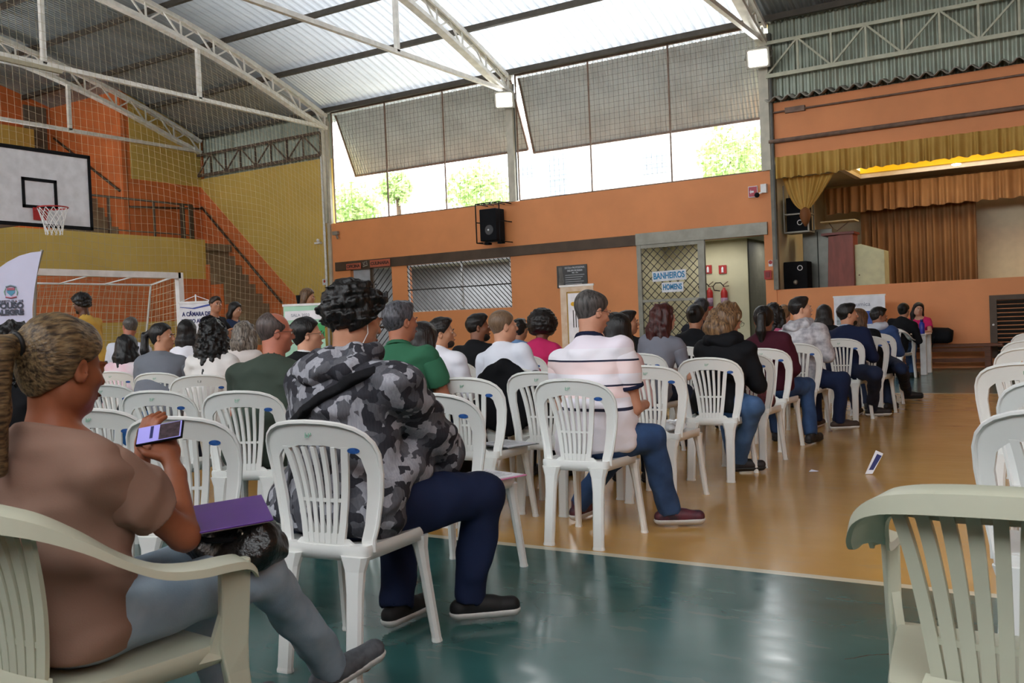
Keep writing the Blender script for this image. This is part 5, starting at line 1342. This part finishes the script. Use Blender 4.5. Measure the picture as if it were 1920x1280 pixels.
bars(-16.52, -15.85, .1, 2.82, YW+.04, .19, M_bar, (1,)).build('door_bars', M_bar, dn)
MB().box(-17.28, -16.62, YW+.1, YW+.12, 0, 2.84).build('door_leaf', mat('pale_door', 'A8ABB0', .6), dn)
dg = struct('door_2', MB().box(-8.7, -8.6, YW-.06, YW+.02, 0, 2.84).box(-7.25, -7.1, YW-.06, YW+.02, 0, 2.84).box(-8.6, -7.25, YW-.05, YW, 2.76, 2.84).box(-8.6, -7.25, YW-.05, YW, 1.54, 1.6).box(-8.6, -7.25, YW-.05, YW, 0, .08), M_greym)
bars(-8.6, -7.25, .05, 2.78, YW-.03, .185, M_bar, (1, -1), .007).build('lattice', M_bar, dg)
# extinguishers
for px, py, lab in ((1331.5, 533, 'red fire extinguisher on the cream wall nearer the lattice grille'), (1359, 530, 'red fire extinguisher on the cream wall nearer the corridor corner')):
    p = at_y(px, 582, 21.35); t = thing('fire_extinguisher', lab, 'extinguisher', (p.x, 21.35, p.z))
    MB().lathe([(.001, 0), (.075, 0), (.08, .03), (.08, .42), (.06, .48), (.03, .5), (.03, .54), (.001, .54)]).build('cylinder_body', M_red, t, True)
    MB().lathe([(.0812, .1), (.0812, .3)]).build('label_band', mat('ext_label', '9A7C94', .6, var=.3, vs=30), t, True)
    MB().bar((-.02, 0, .56), (.12, 0, .58), .02).bar((-.02, 0, .6), (.1, 0, .68), .018).build('handle', M_rust, t)
    MB().tube([(0, 0, .57), (-.08, 0, .66), (-.2, 0, .66), (-.27, 0, .58), (-.24, 0, .49), (-.1, 0, .47)], .012).build('hose', M_black, t, True)
    q = at_y(px-4, 505, 21.43); t = thing('extinguisher_sign', lab.replace('red fire extinguisher', 'square red extinguisher symbol sign'), 'sign', (q.x, 21.43, q.z))
    MB().box(-.095, .095, -.01, 0, -.1, .1).build('plate', M_red, t); MB().lathe([(.001, -.07), (.028, -.07), (.028, .03), (.012, .06), (.001, .07)], (0, -.012, 0), 10).build('symbol', M_paper, t)
# caged loudspeaker
a = at_y(900, 398, 19.35)
t = thing('caged_loudspeaker', 'black loudspeaker in a black metal cage on the orange wall', 'loudspeaker', (at_y(926, 425, 19.3).x, YW-.01, at_y(926, 455, 19.3).z))
MB().box(-.28, .2, -.5, -.1, .04, .82).build('speaker_cabinet', M_black, t, bevel=.02); 
MB().prism([(.12*math.cos(q), .3+.12*math.sin(q)) for q in np.linspace(0, 2*PI, 20)[:-1]], -.515, -.5).build('speaker_cone', mat('cone_grey', '303236', .4), t); MB().ball((-.02, -.515, .3), .025).build('dust_cap', M_white, t, True)
cg = MB()
for x in (-.34, -.16, -.0, .16, .34):
    cg.bar((x, -.56, 0 if abs(x) > .3 else .93), (x, -.56, .95), .022); cg.bar((x, -.56, .95), (x, 0, .95), .018)
for z in (0, .5, .95): cg.bar((-.34, -.56, z), (.34, -.56, z), .022) if z != .5 else None; cg.bar((.34, -.56, z), (.34, 0, z), .022); cg.bar((-.34, -.56, z), (-.34, 0, z), .022)
for x in (-.1, .28): cg.box(x-.06, x+.06, -.5, -.35, -.05, 0)
cg.build('cage', M_black, t)
# floodlights
for px, py, X, lab in ((956, 191, P[1]+.02, 'bright square floodlight on the pillar between the window bays'), (1421, 109, P[2]-.02, 'bright square floodlight on the pillar beside the stage')):
    p = at_x(px, py, X); p = Vector((p.x, min(p.y, YW-.35), p.z)); t = thing('floodlight', lab, 'floodlight', tuple(p))
    d = (CAM+Vector((-3, 2, 0))-p).normalized(); t.rotation_euler = d.to_track_quat('-Y', 'Z').to_euler()
    MB().box(-.24, .24, -.03, .1, -.2, .2).build('housing', M_greym, t, bevel=.01)
    MB().box(-.18, .18, -.04, -.031, -.15, .15).build('light_panel', mat('led_emit', 'FFFFFF', emit=45), t)
    MB().bar((-.26, 0, 0), (-.26, .3, .1), .03).bar((.26, 0, 0), (.26, .3, .1), .03).bar((-.26, .3, .1), (.26, .3, .1), .03).build('bracket', M_greym, t)
t = thing('ceiling_lamp', 'dusty white tube lamp fixture hanging under the truss at upper left', 'lamp', tuple(at_x(48, 120, -17.9)))
MB().box(-.06, .06, -.75, .75, -.05, .04).build('fixture', mat('dusty_white', 'B8B098', .6), t, bevel=.01); MB().tube([(0, -.7, -.07), (0, .7, -.07)], .018).build('tube', M_white, t, True)
# stage things ------------------------------------------
def at_stage(px, py, y=20.3): return at_y(px, py, y)
p = at_stage(1497, 540); t = thing('floor_loudspeaker', 'black loudspeaker standing on the stage floor beside the grey cabinet', 'loudspeaker', (p.x, 20.3, 1.5))
MB().box(-.25, .25, -.2, .2, 0, .76).build('speaker_cabinet', M_black, t, bevel=.02)
rg = MB(); rg.tube([(.1+.05*math.cos(q), -.205, .62+.05*math.sin(q)) for q in np.linspace(0, 2*PI, 17)], .008, 5, False); rg.build('tweeter_ring', M_white, t); MB().ball((0, -.2, .32), .05).build('dust_cap', M_greym, t, True)
rk = thing('wall_rack', 'metal shelf rack holding two black loudspeakers at the stage corner', 'rack', (-5.48, 20.3, 2.88))
r_ = MB()
for x in (.0, .5):
    for y in (-.25, .2): r_.bar((x, y, 0), (x, y, .95 if x > .3 else 1.0), .03)
for z in (0, .38): r_.bar((0, -.25, z), (.5, -.25, z), .03); r_.bar((0, .2, z), (.5, .2, z), .03); r_.bar((0, -.25, z), (0, .2, z), .03); r_.bar((.5, -.25, z), (.5, .2, z), .03); r_.box(0, .5, -.25, .2, z-.005, z+.005)
r_.build('rack_frame', M_greym, rk)
for z, lab in ((.0, 'black loudspeaker on the lower shelf of the stage rack'), (.38, 'black loudspeaker on the upper shelf of the stage rack')):
    t = thing('rack_loudspeaker', lab, 'loudspeaker', (-5.23, 20.3, 2.88+z+.02)); MB().box(-.22, .22, -.2, .18, 0, .34).build('speaker_cabinet', M_black, t, bevel=.015)
    MB().tube([(.06+.05*math.cos(q), -.205, .18+.05*math.sin(q)) for q in np.linspace(0, 2*PI, 17)], .009, 5, False).build('cone_ring', M_white, t)
t = thing('lectern', 'tall dark red wooden lectern on the stage', 'lectern', (-4.42, 20.4, 1.5))
MB().prism([(-.25, 0), (.3, 0), (.3, 1.28), (-.2, 1.24)], -.2, .25).build('body', mat('lectern_red', '7E3A2C', .5, var=.15, vs=4, stretch=(3,3,.6)), t, bevel=.01)
MB().box(-.33, .33, -.26, .3, 1.26, 1.31).build('top', mat('lectern_top', '6A2E24', .5), t)
t = thing('slant_cabinet', 'pale green cabinet with sloping top beside the red lectern', 'cabinet', (-3.84, 20.5, 1.5))
MB().prism([(-.28, 0), (.3, 0), (.3, .88), (-.16, 1.04), (-.28, 1.03)], -.2, .3).build('body', mat('cab_cream', 'C9C9A0', .6), t, bevel=.01); MB().ball((-.2, -.21, .4), .015).build('knob', M_rust, t)
t = thing('steel_cabinet', 'tall grey steel cabinet behind the red lectern on stage', 'cabinet', (-4.95, 20.9, 1.5))
MB().box(-.33, .3, -.2, .25, 0, 1.45).build('body', mat('steel_cab', '6F7068', .4, .4), t, bevel=.01); MB().box(-.02, 0, -.205, -.2, .05, 1.4).build('door_gap', M_dark, t)
t = thing('wall_bracket_shelf', 'small cream shelf on crossed brackets on the stage side wall', 'shelf', (-4.85, 22.2, 3.2))
MB().box(-.35, .4, -.2, .3, .0, .03).build('shelf_board', M_cream, t); MB().bar((-.25, 0, -.35), (.25, 0, 0), .02).bar((.0, 0, -.3), (-.2, 0, 0), .02).build('bracket', M_rust, t)
# louvred metal door in the stage front
vx0 = at_y(1855, 556, YW).x; t = thing('louvre_panel', 'dark slatted metal door in the orange stage front by the bench', 'panel', (vx0, YW-.01, .18))
MB().box(0, .12, -.05, 0, 0, 1.17).box(.12, 2.4, -.05, 0, 1.08, 1.17).box(.12, 2.4, -.05, 0, 0, .07).box(2.3, 2.4, -.05, 0, 0, 1.17).build('frame', M_brown, t)
sl = MB()
for i in range(13): sl.bar((.12, -.025, .1+i*.078), (2.3, -.025, .1+i*.078), .012, .07, (0, -.6, .8))
sl.build('slats', mat('slat_steel', '5A5550', .3, .7), t); MB().ball((.06, -.06, .62), .02).build('handle', M_white, t)
# bench, bags
def bench(x0, x1, y0, label):
    t = thing('wooden_bench', label, 'bench', ((x0+x1)/2, y0, 0)); W = (x1-x0)/2
    MB().box(-W, W, -.17, .15, .42, .47).build('seat', M_rod, t, bevel=.005)
    for x in (-W+.15, W-.25): MB().box(x-.05, x+.05, -.15, -.09, 0, .42).box(x-.05, x+.05, .09, .14, 0, .42).build('leg', M_rod, t)
    MB().box(-W+.1, W-.2, -.03, .03, .13, .2).box(-W+.1, W-.2, -.14, -.11, .33, .40).build('stretcher', M_rod, t)
bench(-3.9, -1.35, 19.2, 'long brown wooden bench against the orange stage front')
t = thing('duffel_bag', 'black bag lying on the wooden bench', 'bag', (-2.55, 19.2, .47))
MB().tube([(-.45, 0, .15), (-.3, 0, .16), (0, 0, .17), (.28, 0, .16), (.36, 0, .15)], [.1, .15, .16, .15, .11], 14).build('bag_body', M_black, t, True); MB().tube([(-.1, -.05, .25), (0, -.2, .1), (0, -.22, -.2), (.05, -.2, .1), (.1, -.05, .25)], .012).build('strap', M_black, t, True)
# small white plastic table with bottle
t = thing('plastic_table', 'small white plastic table between the two people at the front', 'table', (-2.77, 17.9, 0))
MB().box(-.3, .35, -.35, .35, .69, .72).build('tabletop', M_white, t, bevel=.01)
for x in (-.24, .29):
    for y in (-.29, .29): MB().box(x-.05, x+.05, y-.05, y+.05, 0, .69).build('leg', M_white, t, bevel=.012)
p = at_y(1737, 612, 17.65); t = thing('water_bottle', 'blue drinking bottle on the small white table', 'bottle', (min(p.x, -2.5), 17.65, .72))
MB().lathe([(.001, 0), (.045, 0), (.047, .02), (.047, .17), (.025, .21)], n=16).build('bottle_body', mat('bottle_blue', '1E2C9A', .3), t, True); MB().lathe([(.026, .205), (.026, .25), (.001, .25)], n=12).build('cap', M_navy, t, True)
# papers on the floor
t = thing('floor_leaflet', 'folded leaflet standing on the ochre floor in the aisle', 'leaflet', tuple(at_z(1622, 889, 0)), R(30))
MB().add([(0, 0, .002), (.05, -.01, .004), (.15, .04, .14), (.10, .05, .165)], [(0,1,2,3)]).build('leaf', M_paper, t, solid=.002); MB().add([(.03, .006, .03), (.06, .0, .03), (.135, .032, .125), (.105, .038, .14)], [(0,1,2,3)]).build('print', M_navy, t)
t = thing('paper_scrap', 'tiny white paper scrap on the ochre floor beside the aisle chairs', 'paper', tuple(at_z(1525, 884, .001)))
MB().add([(-.03, -.01, .001), (.03, -.02, .006), (.035, .02, .004), (-.02, .025, .012)], [(0,1,2,3)]).build('scrap', M_paper, t, solid=.001)
# things in hands / on chairs
i_ = INFO['blonde woman with ponytail in brown puff sleeve top holding a phone']; T_ = i_['t']
q = at_w(300, 812, 2.56); t = thing('smartphone', 'black smartphone with lit screen in the blonde woman hands', 'phone', tuple(q))
nz_ = Vector((.3, -.6, .75)).normalized(); ly_ = Vector((.85, .5, .25)); ly_ = (ly_-nz_*ly_.dot(nz_)).normalized(); lx_ = ly_.cross(nz_)
t.rotation_euler = Matrix((lx_, ly_, nz_)).transposed().to_euler()
t.scale = (.9, .85, 1)
MB().box(-.036, .036, -.075, .075, -.004, .004).build('phone_case', M_black, t, bevel=.003)
MB().box(-.033, .033, -.07, .07, .0042, .0050).build('screen', mat('screen_lit', '8A86C8', .3, emit=.7), t)
MB().box(-.031, .031, .0, .066, .0052, .0056).build('screen_photo', mat('screen_dark', '33262C', .3, emit=.4, var=.6, vs=80), t); MB().box(-.03, .02, -.03, -.02, .0052, .0056).build('screen_text', M_navy, t)
MB().tube([i_['tp'](.066*math.sin(a)*1.05, -.012-.066*math.cos(a), .955-.10*(1-math.cos(a))) for a in np.linspace(-PI, PI, 25)], .0016, 5, False).build('necklace', mat('necklace_gold', 'B08A50', .3, .9), i_['t'], True)
def on_person(inf, p): return Matrix.Rotation(inf['t'].rotation_euler.z, 3, 'Z')@Vector(p)+inf['t'].location
q = on_person(i_, (.10, .44, .575)); t = thing('handbag', 'black leather handbag on the lap of the blonde woman', 'bag', tuple(q), R(-15))
g = G(np.array([-.24,-.2,-.08]), np.array([.24,.2,.2]), .009); g.ell((0, 0, .04), (.19, .12, .075), None, .02); g.cone((-.14, 0, .07), (.14, 0, .07), .05, .05, .03); g.wob(.007, 30, 2, oct_=3)
V, Fq = g.mesh(); npmesh('bag_body', V, Fq, mat('black_leather', '15110F', .32, var=.3, vs=20, bump=.3, bs=60), t)
MB().tube([(-.14, -.03, .08), (-.10, -.12, .09), (.10, -.13, .09), (.14, -.03, .08)], .008).build('strap', M_black, t, True); MB().tube([(.13+.014*math.cos(a), -.05, .09+.018*math.sin(a)) for a in np.linspace(0, 2*PI, 11)], .003, 5, False).build('buckle', mat('buckle', '8A857A', .3, .9), t)
q = on_person(i_, (.10, .40, .705)); t = thing('purple_folder', 'purple plastic folder lying on the black handbag', 'folder', tuple(q), R(-38)); t.rotation_euler.x = R(4); t.rotation_euler.y = R(2)
MB().box(-.16, .17, -.12, .12, 0, .006).build('folder_cover', mat('folder_purple', '5A2A8A', .35), t, bevel=.002); MB().box(-.15, .16, -.11, .11, -.004, -.001).build('folder_sheets', M_paper, t)
def sheet(label, x, y, rz, m2, w=.21, h=.297, z=.462, name='paper_sheets'):
    t = thing(name, label, 'papers', (x, y, z), R(rz)); MB().box(-w/2, w/2, -h/2, h/2, 0, .004).build('lower_sheet', m2, t); MB().box(-w/2+.01, w/2-.015, -h/2+.012, h/2-.01, .0045, .008).build('top_sheet', M_paper, t)
    l = MB(); [l.box(-w*.3, w*(.3-.05*(i % 3)), h*.3-i*.03, h*.3-i*.03+.006, .0082, .0088) for i in range(7)]; l.build('printed_lines', mat('line_grey', '9A9CA0', .6), t); return t
sheet('white papers with pink edged folder on the empty chair ahead of the camouflage hoodie', -2.50, 3.78, 75, mat('folder_pink', 'D87AA8', .5))
sheet('grey printed newsletter on the empty chair left of the striped polo man', -3.04, 4.80, 70, mat('folder_grey', '6A6E70', .6), .24, .32)
sheet('white leaflet with orange and blue print on the chair at the lower left edge', -2.60, 1.58, 20, mat('folder_tan', 'A88A5A', .6), .22, .32)
t = thing('clear_plastic_bag', 'crumpled clear plastic bag on the empty chair right of the striped polo man', 'bag', (-2.42, 5.76, .46))
g = G(np.array([-.22,-.2,-.02]), np.array([.22,.22,.12]), .010); g.ell((0, .02, .025), (.15, .14, .03), None, .01); g.wob(.012, 40, 5, oct_=3); V, Fq = g.mesh(); npmesh('bag_film', V, Fq, mat('plastic_film', 'E2E6EA', .12, var=.1, vs=30, coat=.6), t)
# black jacket over a chair back
jx, jy, jr = -3.50, 5.75, 5
t = thing('draped_jacket', 'black jacket draped over a chair back behind the blond man', 'jacket', (jx, jy, 0), R(jr))
g = G(np.array([-.36,-.42,.28]), np.array([.36,.1,.98]), .012)
for s in (-1, 1): g.cone((s*.0, -.235, .88), (s*.2, -.19, .80), .05, .055, .04); g.cone((s*.2, -.19, .80), (s*.235, -.22, .42), .05, .035, .03)
g.ell((0, -.25, .68), (.25, .045, .26), None, .03); g.ell((.0, -.16, .82), (.2, .04, .08), None, .03); g.wob(.008, 16, 8, (1, 1, .5), 3); V, Fq = g.mesh(); npmesh('jacket_body', V, Fq, M_black if False else cloth('0D0E12'), t)
g = G(np.array([.1,-.4,.25]), np.array([.42,.12,.9]), .011); g.cone((.22, -.22, .82), (.27, -.24, .55), .05, .045, .02); g.cone((.27, -.24, .55), (.26, -.2, .34), .045, .04, .02); V, Fq = g.mesh(); npmesh('jacket_sleeve', V, Fq, cloth('0D0E12'), t)
# handbag on the chair ahead of the cardigan woman
def soft_bag(label, loc, col, sz=(.15, .08, .11), rz=0, patt=None):
    t = thing('handbag', label, 'bag', loc, R(rz)); g = G(-np.array(sz)*1.5-np.array([0,0,0]), np.array(sz)*1.6+np.array([0,0,sz[2]]), .011)
    g.ell((0, 0, sz[2]*.8), sz, None, .02); g.cone((-sz[0]*.7, 0, sz[2]*.35), (sz[0]*.7, 0, sz[2]*.35), sz[1]*.8, sz[1]*.8, .02); g.wob(.006, 24, 3); V, Fq = g.mesh(); npmesh('bag_body', V, Fq, patt or cloth(col), t)
    MB().tube([(-sz[0]*.6, 0, sz[2]*1.5), (-sz[0]*.4, 0, sz[2]*2.2), (sz[0]*.4, 0, sz[2]*2.2), (sz[0]*.6, 0, sz[2]*1.5)], .008).build('strap', M_black, t, True); return t
soft_bag('dark patterned handbag on the chair ahead of the black cardigan woman', (-2.31, 7.38, .46), '2A2226', patt=mat('bag_pattern', '2A2226', .6, col2='8A3A48', vs=30))
soft_bag('blue cloth bag on a chair at far left beyond the blonde woman', (-5.88, 4.25, .46), '2F6AA8', (.2, .1, .14), 20)
# microphone on the lectern
p = at_w(559, 556, 13.5); t = thing('microphone_stand', 'black microphone on a stand above the lectern banner', 'microphone', (p.x, p.y, 0))
MB().tube([(0, 0, .02), (0, 0, p.z-.08)], .012).build('pole', M_black, t, True); MB().tube([(0, 0, p.z-.1), (0, -.0, p.z+.02)], [.018, .035], 8).build('microphone_head', M_black, t, True); MB().lathe([(.14, 0), (.14, .02), (.02, .04)]).build('base', M_black, t, True)
cf_ = INFO['person with curly black hair in grey camouflage hoodie with crossbody strap']
e = MB(); e.tube([cf_['H']((.088, .0, -.01)), cf_['H']((.086, .012, -.05)), cf_['H']((.078, .0, -.10)), cf_['H']((.085, .01, -.15))], .0022, 5); e.build('earphone_wire', M_white, cf_['t'], True)
# ---------------------------------------------------------------- outside the windows
M_bw = mat('house_white', 'F2F2F0', .7); M_leaf = mat('tree_leaf', '9DBE70', .7, col2='D2E2A8', vs=3); M_bark = mat('bark', '5A4634', .8)
def house(label, x0, x1, y0, z1, wins, z0=0):
    t = thing('house', label, 'building', ((x0+x1)/2, y0, 0)); MB().box(-(x1-x0)/2, (x1-x0)/2, 0, 6, z0, z1).build('wall', M_bw, t)
    for wx, wz, ww, wh in wins: f = MB().box(wx-ww/2, wx+ww/2, -.05, .02, wz-wh/2, wz+wh/2).build('window', mat('shade_grey', '8E98A4', .5), t); MB().box(wx-ww/2, wx+ww/2, -.08, -.05, wz-.02, wz+.02).build('window_bar', M_white, f)
    return t
a = at_y(1047, 335, 34); b = at_y(990, 322, 34); c = at_y(1228, 306, 34)
house('white house seen through the window bay nearer the stage', a.x-3.2, a.x+7, 34, 9.5, [(a.x-(a.x+1.9), a.z, .8, 2.0), (b.x-(a.x+1.9), b.z, .6, .5), (c.x-(a.x+1.9), c.z, 1.0, .8)])
a = at_y(745, 365, 40); tag(house('low pinkish brick house behind the trees at the left window', a.x-3, a.x+3, 40, a.z+1.2, []), None)
t = thing('water_tank', 'blue water tank on the roof outside the right window bay', 'tank', tuple(at_y(1285, 285, 42.5))); MB().lathe([(1.0, -.9), (1.1, .6), (.9, .8), (.001, .85)], n=20).build('tank_body', mat('tank_blue', '7FB0D0', .5), t, True)
MB().box(-.9, .9, -.9, .9, -11, -.9).build('tower', M_bw, t)
def tree(label, px, py, y, r, seed):
    c = at_y(px, py, y); t = thing('tree', label, 'tree', (c.x, y, 0)); rnd = random.Random(seed); lv = MB()
    MB().tube([(0, 0, 0), (.1, 0, c.z*.5), (0, 0, c.z)], [.2, .15, .08]).build('trunk', M_bark, t, True)
    for i in range(1500):
        a, b_ = rnd.uniform(0, 2*PI), math.acos(rnd.uniform(-1, 1)); rr = r*rnd.uniform(.5, 1)*(1+.25*math.sin(3*a+seed)); p = Vector((rr*math.sin(b_)*math.cos(a), rr*math.sin(b_)*math.sin(a), rr*math.cos(b_)*.85+c.z))
        s = rnd.uniform(.07, .15); u = Vector((rnd.gauss(0,1), rnd.gauss(0,1), rnd.gauss(0,1))).normalized(); v = u.orthogonal().normalized()
        lv.add([p-u*s, p+v*s*.5, p+u*s, p-v*s*.5], [(0,1,2,3)])
    lv.build('foliage', M_leaf, t)
tree('leafy tree outside the left end of the first window bay', 664, 392, 27, 1.0, 1); tree('pale green tree outside the middle of the first window bay', 900, 356, 30.5, 1.15, 4)
tree('leafy tree outside the right end of the second window bay', 1372, 300, 29, 1.2, 7); tree('small tree top beside the pinkish house', 745, 352, 30, .7, 9)
struct('ground_outside', MB().box(-60, 40, YW+6, 90, -.3, -.1), mat('yard', 'B8B4A8', .8))
# ---------------------------------------------------------------- light
sc_ = bpy.context.scene
w_ = bpy.data.worlds.new('sky'); sc_.world = w_; w_.use_nodes = True
w_.node_tree.nodes['Background'].inputs[0].default_value = (.93, .97, 1, 1)
w_.node_tree.nodes['Background'].inputs[1].default_value = 6.5
def area(name, loc, rot, sx, sy, e, col=(1,1,1)):
    l = bpy.data.lights.new(name, 'AREA'); l.shape = 'RECTANGLE'; l.size = sx; l.size_y = sy; l.energy = e; l.color = col
    o = bpy.data.objects.new(name, l); C.objects.link(o); o.location = loc; o.rotation_euler = rot; return o
sc_.view_settings.view_transform = 'Standard'
sc_.view_settings.exposure = 0.12
sc_.cycles.max_bounces = 7; sc_.cycles.diffuse_bounces = 4; sc_.cycles.glossy_bounces = 4
sc_.cycles.sample_clamp_indirect = 6
sc_.cycles.use_denoising = True

area('kitchen_fill', (-14.5, 21.2, 2.9), (0, 0, 0), 3, 1.5, 60, (.95, .97, 1)); area('corridor_fill', (-7.4, 20.6, 2.9), (0, 0, 0), 1.2, .8, 14, (1, .98, .92)); area('corridor_fill_far', (-6.2, 22.5, 2.9), (0, 0, 0), .6, .6, 6)  # unseen area lights added to brighten the kitchen and corridor
area('stage_fill', (-2, 21.5, 4.5), (0, 0, 0), 3, 1, 45, (1, .9, .7))  # area light added to brighten the stage
